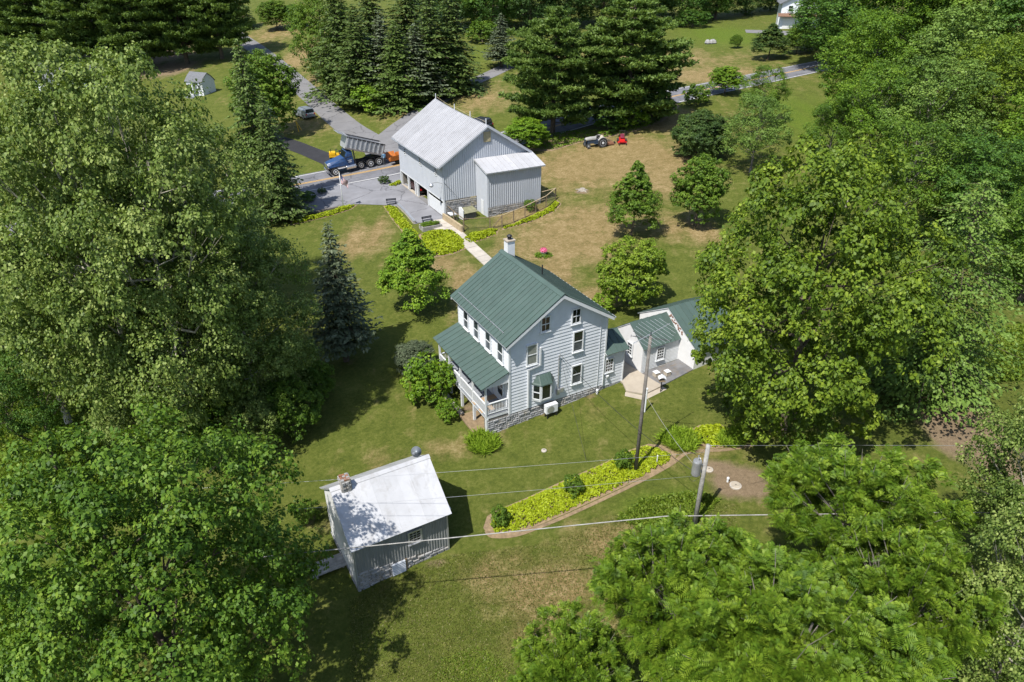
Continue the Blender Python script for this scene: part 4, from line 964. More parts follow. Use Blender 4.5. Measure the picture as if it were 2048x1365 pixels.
PR['maple2'] = broadleaf('broad_maple', 12, 12.5, 7.6, LF['maple2'], M['bark'], 150, 12, 54, .17, .0, low=1.9, lobe=.21, sub=.38, trunk=.3, limbs=24)
PR['syc'] = broadleaf('sycamore', 13, 22, 7.2, LF['syc'], M['sycbark'], 120, 13, 62, .165, .03, lobe=.22, sub=.46, aspect=.95, trunk=.36, limbs=44, tvar=.24, low=1.93)
PR['syc2'] = broadleaf('young_sycamore', 14, 15, 6.0, LF['syc'], M['sycbark'], 84, 12, 58, .16, .05, lobe=.23, sub=.48, aspect=.95, trunk=.26, limbs=34, tvar=.24, low=1.93)
PR['walnut'] = walnut('walnut', 15, 9.5, 4.0, LF['walnut'], M['greybark'], 13000)
PR['forest'] = broadleaf('forest_tree', 16, 16, 6.0, LF['forest2'], M['bark'], 74, 12, 48, .22, .0, low=1.96, lobe=.30, sub=.44, trunk=.28)
PR['forest_b'] = broadleaf('forest_tree_b', 17, 15, 5.6, LF['forest'], M['bark'], 70, 12, 48, .22, .0, low=1.96, lobe=.30, sub=.44, trunk=.28)
PR['locust'] = broadleaf('locust', 18, 14, 5.6, LF['oak'], M['greybark'], 54, 12, 44, .19, .08, lobe=.26, sub=.5, trunk=.22, limbs=34)
PR['round'] = broadleaf('round_tree', 19, 6.5, 2.4, LF['oak'], M['bark'], 64, 10, 56, .14, .12, lobe=.34, sub=.42, trunk=.1)
PR['cone'] = broadleaf('pin_oak', 20, 8.0, 2.7, LF['oak'], M['bark'], 80, 10, 50, .13, .06, shape='cone', lobe=.33, sub=.48, trunk=.1)
PR['dogwood'] = broadleaf('dogwood', 21, 5.0, 2.9, LF['dogwood'], M['greybark'], 70, 10, 50, .13, .06, lobe=.26, sub=.42, trunk=.09)
PR['shrub'] = broadleaf('shrub', 22, 2.0, 1.2, LF['shrub'], M['bark'], 24, 8, 34, .12, .0, lobe=.42, sub=.45, trunk=.05, limbs=8)
PR['yew'] = broadleaf('yew', 23, 4.0, 2.5, LF['yew'], M['bark'], 72, 14, 70, .13, .0, lobe=.34, sub=.42, aspect=.45, trunk=.1)
PR['hedge'] = broadleaf('clipped_bush', 24, 1.0, .75, LF['yew'], M['bark'], 30, 8, 26, .085, .0, lobe=.30, sub=.35, trunk=.05, limbs=5)
PR['spruce'] = conifer('spruce', 30, 15, 3.4, LF['spruce'], M['bark'], step=.36, nb=13, dens=2.2, droop=.42, width=.13, spray=.75, power=.75)
PR['spruce_b'] = conifer('spruce_b', 31, 14, 3.0, LF['spruce'], M['bark'], step=.34, nb=13, dens=2.2, droop=.30, width=.125, spray=.75, power=.75)
PR['blue'] = conifer('blue_spruce', 32, 9.5, 2.5, LF['blue'], M['bark'], step=.28, nb=13, dens=2.6, droop=.16, width=.10, spray=.75, bare=.16)
PR['hemlock'] = conifer('hemlock', 33, 13, 5.2, LF['hemlock'], M['bark'], step=.40, nb=11, dens=3.4, droop=.30, width=.085, spray=.9, power=.6, bare=.04, irregular=.25, needle=.7)
PR['pine'] = pine('white_pine', 34, 17, 6.2, LF['pine'], M['bark'], 1.0)
PR['pine_b'] = pine('white_pine_b', 35, 16, 5.6, LF['pine'], M['bark'], 1.0)
def plant(proto, base, ty, wpx, name, label, cat='tree', group=None, leafm=None, rz=None, by=None, h=None, world=None, sx=1.0):
    """stand a tree at the ground spot under pixel `base`, as tall as its top pixel row says and wpx photo pixels wide"""
    p = PR[proto]; g_ = world if world is not None else gp(*base)
    hh = h if h is not None else top_z(g_.y, ty)-g_.z
    w_ = wpx*depth(g_.x, g_.y, g_.z+hh*.55)/F
    o = empty(name, g_, (len(bpy.data.objects)*2.39) % 6.28 if rz is None else rz, label, cat, group)
    for nm in ('trunk', 'crown'):
        c = link(nm, p[nm], None, o); c.scale = (w_/(2*p['r'])*sx, w_/(2*p['r']), hh/p['h'])
        if nm == 'crown' and leafm is not None:
            c.material_slots[0].link = 'OBJECT'; c.material_slots[0].material = leafm
    return o
# --- foreground and middle distance
plant('maple', (1562,868), 280, 470, 'maple_tree', 'large bright green maple right of the white cottage')
plant('maple2', (395,1400), 880, 630, 'maple_tree', 'broad dark green maple left of the cabin at lower left')
plant('syc', (425,905), 60, 390, 'sycamore_tree', 'tall sycamore in the middle of the left grove')
plant('syc', (300,885), 30, 400, 'sycamore_tree', 'tallest sycamore with pale limbs near the left edge', rz=2.1)
plant('syc', (515,850), 390, 300, 'sycamore_tree', 'lower sycamore reaching toward the blue spruce', rz=4.0)
plant('syc2', (450,630), 235, 270, 'sycamore_tree', 'sycamore standing behind the others near the driveway spruce', rz=1.2)
plant('syc2', (310,640), 150, 330, 'sycamore_tree', 'sycamore in the back of the left grove', rz=3.2)
plant('syc2', (140,850), 290, 330, 'sycamore_tree', 'sycamore crown cut by the left edge of the picture', rz=5.1)
plant('syc2', (1990,1190), 745, 280, 'sycamore_tree', 'pale sycamore at the right edge of the lower lawn', rz=.4)
plant('syc2', (1955,1430), 1000, 300, 'sycamore_tree', 'pale sycamore in the lower right corner', rz=2.8)
plant('walnut', (1320,1360), 1075, 330, 'walnut_tree', 'feathery walnut tree below the transformer pole')
plant('walnut', (1665,1200), 925, 350, 'walnut_tree', 'feathery walnut tree below the large maple', rz=2)
plant('walnut', (1140,1480), 1265, 240, 'walnut_tree', 'small feathery walnut nearest the bottom edge of the lawn', rz=4)
plant('walnut', (1520,1490), 1175, 480, 'walnut_tree', 'feathery walnut in the middle of the bottom edge', rz=5)
plant('walnut', (1735,1400), 1090, 300, 'walnut_tree', 'feathery walnut between the other walnuts and the corner sycamore', rz=1)
plant('walnut', (1480,1420), 1160, 300, 'walnut_tree', 'feathery walnut filling the gap between the other walnuts', rz=3)
plant('hemlock', (1835,775), 350, 330, 'hemlock_tree', 'light green hemlock with drooping tiers right of the maple')
plant('hemlock', (45,1330), 1030, 230, 'larch_tree', 'feathery yellow green conifer at the lower left edge', leafm=LF['walnut'], rz=1)
plant('blue', (693,722), 440, 150, 'blue_spruce', 'blue spruce with bare lower trunk left of the farmhouse')
plant('cone', (828,622), 448, 150, 'maple_tree', 'small bright green maple behind the farmhouse porch roof', leafm=LF['lime'])
plant('cone', (1262,474), 312, 118, 'pin_oak', 'narrow pointed oak on the dry lawn behind the house')
plant('round', (1390,452), 316, 98, 'round_maple', 'small round-headed maple next to the pointed oak')
plant('dogwood', (1258,612), 486, 140, 'dogwood_tree', 'layered yellow green dogwood behind the cottage roof')
plant('yew', (1397,314), 230, 112, 'evergreen_shrub', 'large rounded dark evergreen on the dry lawn', 'shrub', leafm=LF['yew'])
# --- along the road and beyond
plant('pine', (1105,268), 18, 215, 'white_pine', 'white pine right of the barn roof')
plant('pine_b', (1252,248), -8, 240, 'white_pine', 'white pine beside the road behind the tractor', rz=1.0)
plant('round', (1052,300), 238, 85, 'bright_bush', 'bright green bush between barn annex and pine', 'bush', leafm=LF['lime'])
plant('shrub', (1262,254), 205, 70, 'round_bush', 'yellow green bush under the roadside pine', 'bush', leafm=LF['lime'])
plant('shrub', (1215,262), 222, 55, 'low_bush', 'dark bush under the roadside pines behind the tractor', 'bush', leafm=LF['forest'])
plant('yew', (1320,228), 190, 48, 'dark_bush', 'small dark bush at the road edge right of the pine', 'bush')
plant('shrub', (1392,210), 172, 52, 'roadside_bush', 'loose bush on the near road edge', 'bush', leafm=LF['oak'])
plant('round', (1449,189), 134, 62, 'sapling', 'small spreading sapling beside the far road', leafm=LF['lime'])
plant('locust', (1518,250), 128, 95, 'young_tree', 'slim young tree standing left of the right hand woods')
plant('locust', (1500,345), 185, 130, 'birch_tree', 'airy pale green tree at the lawn edge behind the maple', leafm=LF['hemlock'])
plant('cone', (1535,119), 42, 84, 'arborvitae', 'dense dark cedar in front of the far white house', 'tree', leafm=LF['yew'])
plant('round', (1470,97), 70, 22, 'lollipop_tree', 'tiny round tree on the far lawn')
plant('round', (1593,108), 52, 55, 'birch_clump', 'multi-stem birch in front of the far house')
plant('forest', (1705,132), -70, 250, 'roadside_tree', 'large dark tree overhanging the far end of the road', leafm=LF['forest'])
plant('forest_b', (1655,100), -30, 140, 'roadside_tree', 'leaning tree beside the far white house', leafm=LF['forest'])
# --- spruce grove beyond the barn
for bx, by, ty, wp, pr, lm, lb in ((655,160,-40,95,'forest_b',LF['oak'],'leafy tree at the left end of the spruce grove'),
    (690,190,-60,115,'spruce','spruce','tall dark spruce at the left of the grove beyond the barn'),
    (725,212,5,110,'spruce_b','spruce','dark spruce at the front left of the grove'),
    (772,205,18,90,'blue','blue','bluish spruce in the middle of the grove'),
    (800,214,40,110,'spruce','olive','grey green spruce at the front of the grove'),
    (838,205,45,100,'blue','blue','blue-tipped spruce right of centre in the grove'),
    (868,196,-30,115,'spruce_b','spruce','tall dark spruce near the right end of the grove'),
    (905,182,-25,110,'spruce','spruce','rightmost tall dark spruce of the grove'),
    (750,160,-70,110,'spruce','spruce','spruce at the back left of the grove'),
    (820,150,-70,120,'spruce_b','spruce','spruce at the back right of the grove')):
    plant(pr, (bx,by), ty, wp*1.25, 'spruce_tree' if pr != 'forest_b' else 'grove_tree', lb, leafm=LF[lm] if isinstance(lm, str) else lm, group='spruce grove beyond the barn')
plant('shrub', (742,222), 172, 70, 'grove_bush', 'bright leafy bush at the foot of the spruce grove', 'bush', leafm=LF['lime'])
plant('shrub', (688,190), 140, 70, 'grove_bush', 'leafy bush at the left foot of the spruce grove', 'bush', leafm=LF['oak'])
plant('blue', (1003,135), 25, 78, 'blue_spruce', 'blue spruce left of the white pines')
plant('shrub', (965,85), 45, 60, 'wood_edge_bush', 'leafy bush on the wood edge beyond the field lane', 'bush', leafm=LF['oak'])
plant('round', (555,60), 2, 62, 'round_bush', 'round green bush at the top of the left field', 'bush')
plant('round', (590,55), 10, 50, 'round_bush', 'smaller bush beside the round one in the left field', 'bush', leafm=LF['forest'])
# --- by the shed
plant('spruce', (535,420), 75, 160, 'norway_spruce', 'drooping olive green spruce between shed and road', leafm=LF['olive'])
plant('spruce_b', (565,440), 190, 120, 'norway_spruce', 'dark spruce shading the left end of the driveway')
plant('round', (545,275), 108, 120, 'maple_tree', 'leafy maple over the silver car', leafm=LF['oak'])
for i, (bx, by, ty, wp, lb) in enumerate(((20,120,-90,170,'white pine in the upper left corner'), (110,130,-100,180,'second white pine from the upper left corner'), (205,138,-95,180,'white pine behind the sycamore tops'),
    (290,140,-100,170,'white pine left of the shed roof'), (375,128,-90,160,'white pine standing over the shed'), (445,118,-110,150,'white pine at the bend of the side lane'), (60,60,-120,190,'white pine in the back row at far left'), (330,70,-130,190,'white pine in the back row behind the shed'))):
    plant('pine' if i % 2 else 'pine_b', (bx,by), ty, wp, 'white_pine', lb, group='white pines at upper left')
plant('spruce', (475,60), -60, 80, 'lane_spruce', 'dark spruce at the top of the side lane')
# --- wood along the top
for i, (bx, by, ty, wp, pr, lb) in enumerate(((920,62,-120,120,'forest','forest tree above the spruce grove'), (985,66,-130,130,'forest_b','forest tree above the field lane'), (1060,60,-130,130,'forest','forest tree behind the left white pine'),
    (1130,55,-120,130,'forest_b','forest tree between the two white pines'), (1200,50,-120,130,'forest','forest tree behind the right white pine'), (1290,48,-120,130,'forest_b','forest tree just right of the white pines'), (1365,45,-120,130,'forest','forest tree over the far green lawn'),
    (1430,38,-110,120,'forest_b','forest tree at the edge of the far green lawn'), (1490,30,-100,110,'forest','forest tree left of the far white house'), (1540,22,-100,90,'forest_b','forest tree close behind the far white house'), (1640,20,-110,130,'forest','forest tree right behind the far white house'),
    (1010,30,-140,150,'forest','deep shaded tree in the back of the wood'), (1250,25,-140,150,'forest','deep shaded tree behind the pine tops'), (860,40,-130,130,'forest_b','forest tree behind the spruce tops'))):
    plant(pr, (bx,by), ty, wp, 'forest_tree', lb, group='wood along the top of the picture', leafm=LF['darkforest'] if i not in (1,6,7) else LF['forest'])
plant('shrub', (1385,55), 22, 60, 'wood_edge_bush', 'bush at the shaded edge of the far lawn', 'bush', leafm=LF['forest'])
# --- woods on the right
for i, (bx, by, ty, wp, pr, lm, lb) in enumerate(((1790,160,-90,230,'forest','forest','tall tree right of the road end'), (1900,170,-100,240,'forest_b','forest2','tall tree at the top right'), (2020,190,-100,250,'forest','forest2','tall tree in the upper right corner'),
    (1650,345,190,120,'locust','oak','open crowned tree left of the dead branches'), (1725,350,120,200,'locust','forest2','open crowned tree in front of the right woods'), (1820,360,110,240,'locust','oak','grey branched tree in the middle of the right woods'),
    (1960,330,60,240,'forest','forest2','bright dense tree near the right edge'), (2050,420,160,220,'forest_b','forest2','dense tree cut by the right edge'), (1780,480,230,230,'locust','forest2','tree rising just behind the large maple'),
    (1920,500,270,230,'forest','forest2','bright tree behind the hemlock'), (2040,600,330,200,'forest_b','forest2','leafy tree at the right edge beside the hemlock'), (1720,240,20,200,'forest','forest2','tree over the shaded road bend'), (1870,260,10,220,'forest_b','forest2','tree behind the grey branched tree'))):
    plant(pr, (bx,by), ty, wp*.9, 'woodland_tree', lb, group='woods on the right', leafm=LF[['forest2','oak','forest','maple2','forest2','hemlock','maple'][i % 7]])
for px, py, ty, lb, sd_ in ((1800,380,225,'bare grey dead branches above the large maple',3), (1925,330,215,'bare dead tree in the right woods',5), (1690,420,300,'bare twiggy dead tree beside the maple crown',9)):
    a = gp(px, py); hh = top_z(a.y, ty)-a.z
    o = link('dead_tree', bare_tree('dead_tree', sd_, hh, 1.25, M['deadwood'], t0=.13)); o.location = a; tag(o, lb, 'tree', 'dead trees in the right woods')
# --- left brushy corner
a = gp(105, 960); o = empty('leaning_tree', a, 0, 'dark half-bare tree with spreading branches at the left edge', 'tree')
link('trunk', bare_tree('half_bare_tree', 21, 8.5, 1.15, M['bark'], t0=.2), None, o)
c = link('crown', PR['locust']['crown'], None, o); c.scale = (.45,.45,.62); c.location = (-1.2,.4,.5); c.material_slots[0].link = 'OBJECT'; c.material_slots[0].material = LF['forest']
a = gp(35, 1000); o = link('brush_pile', bare_tree('brush', 33, 2.6, 2.6, M['deadwood'], t0=.05)); o.location = a; tag(o, 'grey brush pile of dead twigs at the left edge', 'brush pile')
a = gp(85, 1018); m = MB(); m.tube([a+Vector((-.9,-.4,.12)), a+Vector((.9,.7,.15))], [.11,.08], 7); o = m.build('fallen_log', M['deadwood']); tag(o, 'fallen grey log beside the brush pile', 'log')
for i, (px, py, ty, wp, lb) in enumerate(((590,870,770,120,'leafy undergrowth bush under the right side of the sycamores'), (520,905,800,120,'leafy undergrowth bush between sycamores and broad maple'), (640,800,725,70,'small undergrowth bush nearest the blue spruce'), (470,860,740,130,'undergrowth bush in the middle of the sycamore grove'), (430,905,790,150,'undergrowth bush just above the broad maple'), (290,895,770,150,'undergrowth bush at the foot of the tallest sycamore'))):
    plant('dogwood', (px,py), ty, wp, 'undergrowth_bush', lb, 'bush', 'undergrowth in the left grove', leafm=LF['syc'] if i % 2 else LF['maple2'])
# --- garden shrubs
plant('yew', (832,742), 690, 78, 'juniper_bush', 'blue green juniper against the porch end', 'bush', leafm=LF['blue'])
plant('shrub', (862,800), 725, 92, 'garden_bush', 'bright round bush beside the porch', 'bush')
plant('shrub', (898,840), 804, 42, 'garden_bush', 'small bright bush by the cellar door', 'bush')
plant('shrub', (1000,1050), 1018, 36, 'bed_bush', 'small bush at the left end of the long yellow bed', 'bush', leafm=LF['oak'])
plant('shrub', (1145,990), 954, 36, 'bed_bush', 'small bush in the middle of the long yellow bed', 'bush', leafm=LF['oak'])
plant('shrub', (1245,938), 905, 34, 'bed_bush', 'small bush beside the antenna pole in the yellow bed', 'bush', leafm=LF['oak'])
plant('shrub', (616,1043), 1008, 46, 'cabin_bush', 'small bush left of the cabin', 'bush', leafm=LF['oak'])
plant('shrub', (1205,628), 590, 44, 'grass_clump', 'pale green bush behind the farmhouse roof edge', 'bush', leafm=LF['daylily'])
plant('hedge', (769,367), 353, 25, 'clipped_bush', 'clipped round bush at the road end of the barn', 'bush')
plant('hedge', (644,387), 377, 18, 'clipped_bush', 'clipped bush in the shade of the driveway spruce', 'bush')
plant('shrub', (615,402), 385, 34, 'island_bush', 'low spreading bush in the shaded driveway island', 'bush', leafm=LF['forest'])
plant('shrub', (1060,422), 401, 24, 'pen_bush', 'green bush inside the wire fenced pen', 'bush', leafm=LF['oak'])

# ------------------------------------------------------------ ground cover beds and tall grass
def inpoly(x, y, P):
    c = np.zeros(len(x), bool); j = len(P)-1
    for i in range(len(P)):
        xi, yi = P[i]; xj, yj = P[j]
        c ^= ((yi > y) != (yj > y)) & (x < (xj-xi)*(y-yi)/(yj-yi+1e-12)+xi); j = i
    return c
def scatter(P, n, rng):
    P = np.array(P); lo, hi = P.min(0), P.max(0); out = []
    while sum(len(o) for o in out) < n:
        q = rng.uniform(lo, hi, (n*2, 2)); out.append(q[inpoly(q[:, 0], q[:, 1], P)])
    return np.concatenate(out)[:n]
def area(P): return abs(sum(P[i][0]*P[(i+1) % len(P)][1]-P[(i+1) % len(P)][0]*P[i][1] for i in range(len(P))))/2
def bed(name, pts, label, leafm, dens=150, h=.28, leaf=.11, seed=1, soil=1.06, maxn=45000):
    P = [tuple(gp(*p)[:2]) for p in pts]; rng = np.random.default_rng(seed)
    cx_, cy_ = np.mean(P, 0)
    if soil: sheet_poly('bed_edge', [(cx_+(x-cx_)*soil, cy_+(y-cy_)*soil) for x, y in P], M['soil'], .012, px=False)
    n = int(min(maxn, area(P)*dens)); q = scatter(P, n, rng)
    d = np.full(n, 9.)
    for i in range(len(P)):
        a = np.array(P[i]); b_ = np.array(P[(i+1) % len(P)]); ab = b_-a
        t_ = np.clip(((q-a)@ab)/(ab@ab), 0, 1); d = np.minimum(d, np.linalg.norm(q-(a+t_[:, None]*ab), axis=1))
    keep = d > .16*np.abs(np.sin(q[:, 0]*5.1+q[:, 1]*3.3)+.6*np.sin(q[:, 0]*11+1))*rng.uniform(.3, 1.4, n)
    keep &= (np.sin(q[:, 0]*1.3+2*np.sin(q[:, 1]*.9))*np.cos(q[:, 1]*1.5+q[:, 0]*.4) > -.93) | (rng.uniform(size=n) < .35)
    q = q[keep]; d = d[keep]; n = len(q)
    lump = .75+.3*np.sin(q[:, 0]*2.1+np.sin(q[:, 1]*1.7))*np.cos(q[:, 1]*2.6)+.18*np.sin(q[:, 0]*6.3+1.3*np.sin(q[:, 1]*5.1))*np.sin(q[:, 1]*5.7)
    hh = h*np.sqrt(np.clip(d/.45, .05, 1))*lump
    z = zt(q[:, 0], q[:, 1])+hh*rng.uniform(.75, 1.05, n)
    V_, Q = leaf_quads(np.column_stack([q, z]), np.array([0, 0, 1.])+rng.normal(0, .55, (n, 3)), leaf*rng.uniform(.6, 1.4, n), .8, rng)
    o = link(name, np_mesh(name, V_, Q, .47+.45*(lump-.75)+rng.normal(0, .2, n), leafm)); tag(o, label, 'ground cover', kind='stuff')
    return o
bed('ground_cover', ((978,1052),(985,1030),(1005,1018),(1060,995),(1130,962),(1200,932),(1250,906),(1290,893),(1315,896),(1343,912),(1338,926),(1290,952),(1220,985),(1140,1022),(1080,1048),(1030,1066),(990,1068)), 'long yellow green ground cover bed on the lawn below the farmhouse', LF['bed'], 520, .30, .12, 1, maxn=70000)
bed('ground_cover', ((1365,872),(1400,852),(1440,850),(1470,872),(1462,892),(1430,897),(1390,888)), 'yellow green ground cover at the foot of the large maple', LF['bed'], 300, .3, .19, 2)
bed('ground_cover', ((842,470),(868,462),(905,462),(928,480),(930,497),(905,508),(870,514),(845,508)), 'yellow green ground cover left of the concrete walk', LF['bed'], 300, .35, .19, 3)
bed('ground_cover', ((926,478),(944,466),(975,462),(996,460),(992,470),(965,480),(940,488)), 'yellow green ground cover right of the concrete walk', LF['bed'], 300, .35, .19, 4)
bed('ground_cover', ((1006,457),(1050,440),(1090,422),(1112,402),(1120,410),(1108,424),(1060,445),(1010,459)), 'yellow green ground cover along the wire fence', LF['bed'], 300, .4, .19, 5)
bed('ground_cover', ((768,414),(790,414),(812,440),(838,470),(845,500),(818,480),(785,440)), 'yellow green ground cover along the driveway wall', LF['bed'], 300, .35, .19, 6)
bed('ground_cover', ((585,440),(640,430),(690,414),(712,411),(700,420),(660,433),(610,445),(585,450)), 'yellow green ground cover around the flagpole', LF['bed'], 300, .35, .19, 7)
bed('ground_cover', ((1068,300),(1085,270),(1150,262),(1220,262),(1300,238),(1345,210),(1352,216),(1320,244),(1270,262),(1215,275),(1165,284),(1110,300)), 'green ground cover under the roadside pines', LF['bed2'], 75, .3, .17, 8)
bed('ground_cover', ((776,372),(800,362),(806,368),(790,374)), 'yellow green ground cover beside the clipped bush at the barn', LF['bed'], 300, .4, .19, 10, soil=0)
def blades(name, pts, n, label, leafm, L=(.3,.6), w_=.06, seed=3, kind='stuff', cat='grass', lean=.6, parent=None, world=None):
    rng = np.random.default_rng(seed); P = [tuple(gp(*p)[:2]) for p in pts] if world is None else world
    q = scatter(P, n, rng); z = zt(q[:, 0], q[:, 1]); ln = rng.uniform(*L, n)
    d = unit(np.column_stack([rng.normal(0, lean, (n, 2)), np.ones(n)])); sd_ = unit(np.cross(d, rdir(rng, n)))
    b_ = np.column_stack([q, z]); tip = b_+d*ln[:, None]; mid = b_+d*(ln*.55)[:, None]+np.array([0, 0, .06])*ln[:, None]; tip[:, 2] -= ln*.15
    ww = w_*rng.uniform(.6, 1.3, n)[:, None]
    V_ = np.stack([b_, mid+sd_*ww/2, tip, mid-sd_*ww/2], 1).reshape(-1, 3)
    o = link(name, np_mesh(name, V_, np.arange(n*4).reshape(n, 4), .5+rng.normal(0, .22, n), leafm), None, parent)
    return tag(o, label, cat, kind=kind) if parent is None else o
blades('daylilies', ((1315,880),(1345,862),(1380,868),(1400,885),(1385,905),(1350,905)), 2600, 'clump of daylilies right of the long yellow bed', LF['daylily'], (.4,.8), .05, 1, None, 'plant')
blades('daylilies', ((1440,872),(1480,860),(1500,880),(1470,898),(1440,893)), 1500, 'clump of grassy leaves at the edge of the maple', LF['daylily'], (.4,.8), .05, 2, None, 'plant')
blades('daylilies', ((935,885),(960,868),(990,880),(998,898),(970,912),(942,905)), 2600, 'clump of daylilies at the corner of the porch', LF['daylily'], (.45,.85), .05, 3, None, 'plant')
blades('meadow_grass', ((700,1200),(900,1110),(1080,1090),(1330,1000),(1480,1010),(1420,1200),(1250,1360),(700,1420)), 42000, 'short tufted grass on the lower lawn', LF['grass'], (.06,.16), .035, 4, lean=1.0)
blades('rank_weeds', ((1230,1040),(1290,1000),(1390,985),(1440,1000),(1400,1040),(1300,1060)), 5000, 'bright uncut weeds below the transformer pole', LF['weed'], (.15,.35), .08, 6, lean=1.0)
blades('rank_weeds', ((-20,780),(120,760),(260,820),(280,930),(150,1060),(-20,1060)), 16000, 'bright rank weeds in the left corner', LF['weed'], (.25,.6), .12, 7, lean=.9)
blades('rank_weeds', ((880,1320),(960,1290),(1020,1340),(1000,1400),(850,1400)), 1600, 'bright weeds at the bottom edge of the lawn', LF['weed'], (.08,.18), .05, 8, lean=1.0)
blades('rank_weeds', ((1900,670),(2060,650),(2060,760),(1950,770)), 5000, 'bright grass under the hemlock at right', LF['weed'], (.2,.5), .12, 9, lean=.9)

strip('worn_edge', catmull([gp(*p) for p in ((972,1062),(985,1074),(1030,1072),(1080,1055),(1140,1030),(1220,993),(1290,959),(1342,930),(1380,905),(1450,901),(1510,890))], 6), -.10, .14, M['soil'], .016)
# ------------------------------------------------------------ walk, walls, pen and fence
wk = catmull([gp(*p) for p in ((884,441),(910,464),(940,492),(965,515),(988,536))], 8)
wp = empty('walkway', wk[0]); wp['kind'] = 'structure'
cum = [0]
for p, q_ in zip(wk[:-1], wk[1:]): cum.append(cum[-1]+(q_-p).length)
def along(s):
    for i in range(len(cum)-1):
        if cum[i+1] >= s: k = (s-cum[i])/(cum[i+1]-cum[i]); return wk[i].lerp(wk[i+1], k), (wk[i+1]-wk[i]).normalized()
    return wk[-1], (wk[-1]-wk[-2]).normalized()
s = 0.; rng = random.Random(2)
while s < cum[-1]-1:
    L = 1.25; a, d = along(s+.02); b_, _ = along(s+L-.02); n = Vector((-d.y, d.x, 0)); w_ = .62; dz = Vector((0,0,.07+rng.uniform(0,.02)))
    pts = [a-n*w_, b_-n*w_, b_+n*w_, a+n*w_]; pts = [Vector((p.x, p.y, ztf(p.x, p.y))) - wk[0] for p in pts]
    m = MB(); m.hexa([p-Vector((0,0,.1)) for p in pts]+[p+dz for p in pts]); m.build('paving_slab', M['walk'], wp); s += L
sheet_poly('patio_pad', ((850,449),(866,442),(889,438),(903,456),(888,462),(862,458)), M['walk'], -.05, thick=.11)
def wall_line(name, pts, th, h, mat_, label, cat, cap=None):
    P = [gp(*p) for p in pts]; o = empty(name, P[0], 0, label, cat)
    for a, b_ in zip(P[:-1], P[1:]):
        d = (b_-a); n = Vector((-d.y, d.x, 0)).normalized()*th/2; q_ = [a-n, b_-n, b_+n, a+n]
        m = MB(); m.hexa([p-P[0]-Vector((0,0,.4)) for p in q_]+[p-P[0]+Vector((0,0,h)) for p in q_]); m.build('wall_section', mat_, o)
        if cap: m = MB(); n2 = n*1.25; q_ = [a-n2, b_-n2, b_+n2, a+n2]; m.hexa([p-P[0]+Vector((0,0,h+.003)) for p in q_]+[p-P[0]+Vector((0,0,h+.07)) for p in q_]); m.build('cap', cap, o)
    return o
wall_line('retaining_wall', ((796,413),(812,428),(829,448)), .25, .28, M['walk'], 'low stone wall along the driveway edge', 'wall', M['deckgrey'])
wall_line('timber_wall', ((887,440),(905,452),(925,466)), .22, .75, M['palewood'], 'pale timber retaining wall between walk and pen', 'wall')
wall_line('driveway_curb', ((560,440),(620,428),(686,414)), .3, .18, M['wood'], 'dark timber edging along the driveway by the flagpole', 'curb')
def bench(px, py, rz, label, col_):
    o = empty('bench', gp(px, py), rz, label, 'bench'); o.scale = (.8,.8,.8)
    for k in range(3): m = MB(); m.box(-.75,-.22+k*.15,.42,.75,-.22+k*.15+.13,.46); m.build('seat_slat', col_, o)
    for k in range(2): m = MB(); m.box(-.75,.24,.58+k*.17,.75,.27,.72+k*.17); m.build('back_slat', col_, o)
    for sx in (-.65,.6): m = MB(); m.box(sx,-.2,0,sx+.06,.24,.415); m.box(sx,.2,.415,sx+.06,.235,.9); m.build('leg', M['blackmetal'], o)
bench(783, 410, .25, 'dark bench at the edge of the driveway lawn', M['denim']); bench(855, 446, .5, 'small dark bench on the patio pad', M['denim'])
a = gp(861, 456)
o = empty('planter_box', a, BR, 'square wooden planter box with plants by the patio pad', 'planter')
for x0, y0_, x1, y1_ in ((-1.1,-.6,1.1,-.5),(-1.1,.5,1.1,.6),(-1.1,-.5,-1.0,.5),(1.0,-.5,1.1,.5)): m = MB(); m.box(x0,y0_,-.1,x1,y1_,.4); m.build('side', M['greywood'], o)
m = MB(); m.box(-1,-.5,0,1,.5,.3); m.build('earth', M['soil'], o)
c = link('leaves', PR['shrub']['crown'], None, o); c.scale = (.8,.36,.2); c.location = (0,0,.28)
# pen
fx = [gp(*p) for p in ((893,432),(908,446),(928,462),(980,459),(1004,455),(1050,436),(1092,415),(1111,399))]
fx.append(N.matrix_basis @ Vector((10.8,-2.9,0)))
fence = empty('wire_fence', fx[0], 0, 'weathered post and wire fence around the pen beside the barn', 'fence')
o0 = fx[0]
mw = MB()
for i, (a, b_) in enumerate(zip(fx[:-1], fx[1:])):
    L = (b_-a).length; n = max(1, round(L/1.9))
    za = ztf(a.x, a.y); zb = ztf(b_.x, b_.y); A = Vector((a.x, a.y, za))-o0; Bb = Vector((b_.x, b_.y, zb))-o0
    for k in range(n):
        p = A.lerp(Bb, k/n); m = MB(); m.box(p.x-.055,p.y-.055,p.z-.3,p.x+.055,p.y+.055,p.z+1.35); m.build('fence_post', M['fencewood'], fence)
    m = MB(); m.bar(A+Vector((0,0,1.32)), Bb+Vector((0,0,1.32)), .09, .05); m.build('top_rail', M['palewood'] if i > 2 else M['fencewood'], fence)
    nw = int(L/.16)
    for k in range(nw): p = A.lerp(Bb, (k+.5)/nw); mw.bar(p+Vector((0,0,.05)), p+Vector((0,0,1.28)), .006)
    for z in np.arange(.1, 1.3, .16): mw.bar(A+Vector((0,0,z)), Bb+Vector((0,0,z)), .006)
mw.build('wire_mesh', M['wood'], fence, kind='stuff')
m = MB(); A = fx[4]-o0; Bb = fx[3]-o0; m.bar(A+Vector((0,0,1.25)), A.lerp(Bb,.8)+Vector((0,0,.15)), .1, .05); m.build('gate_brace', M['fencewood'], fence)
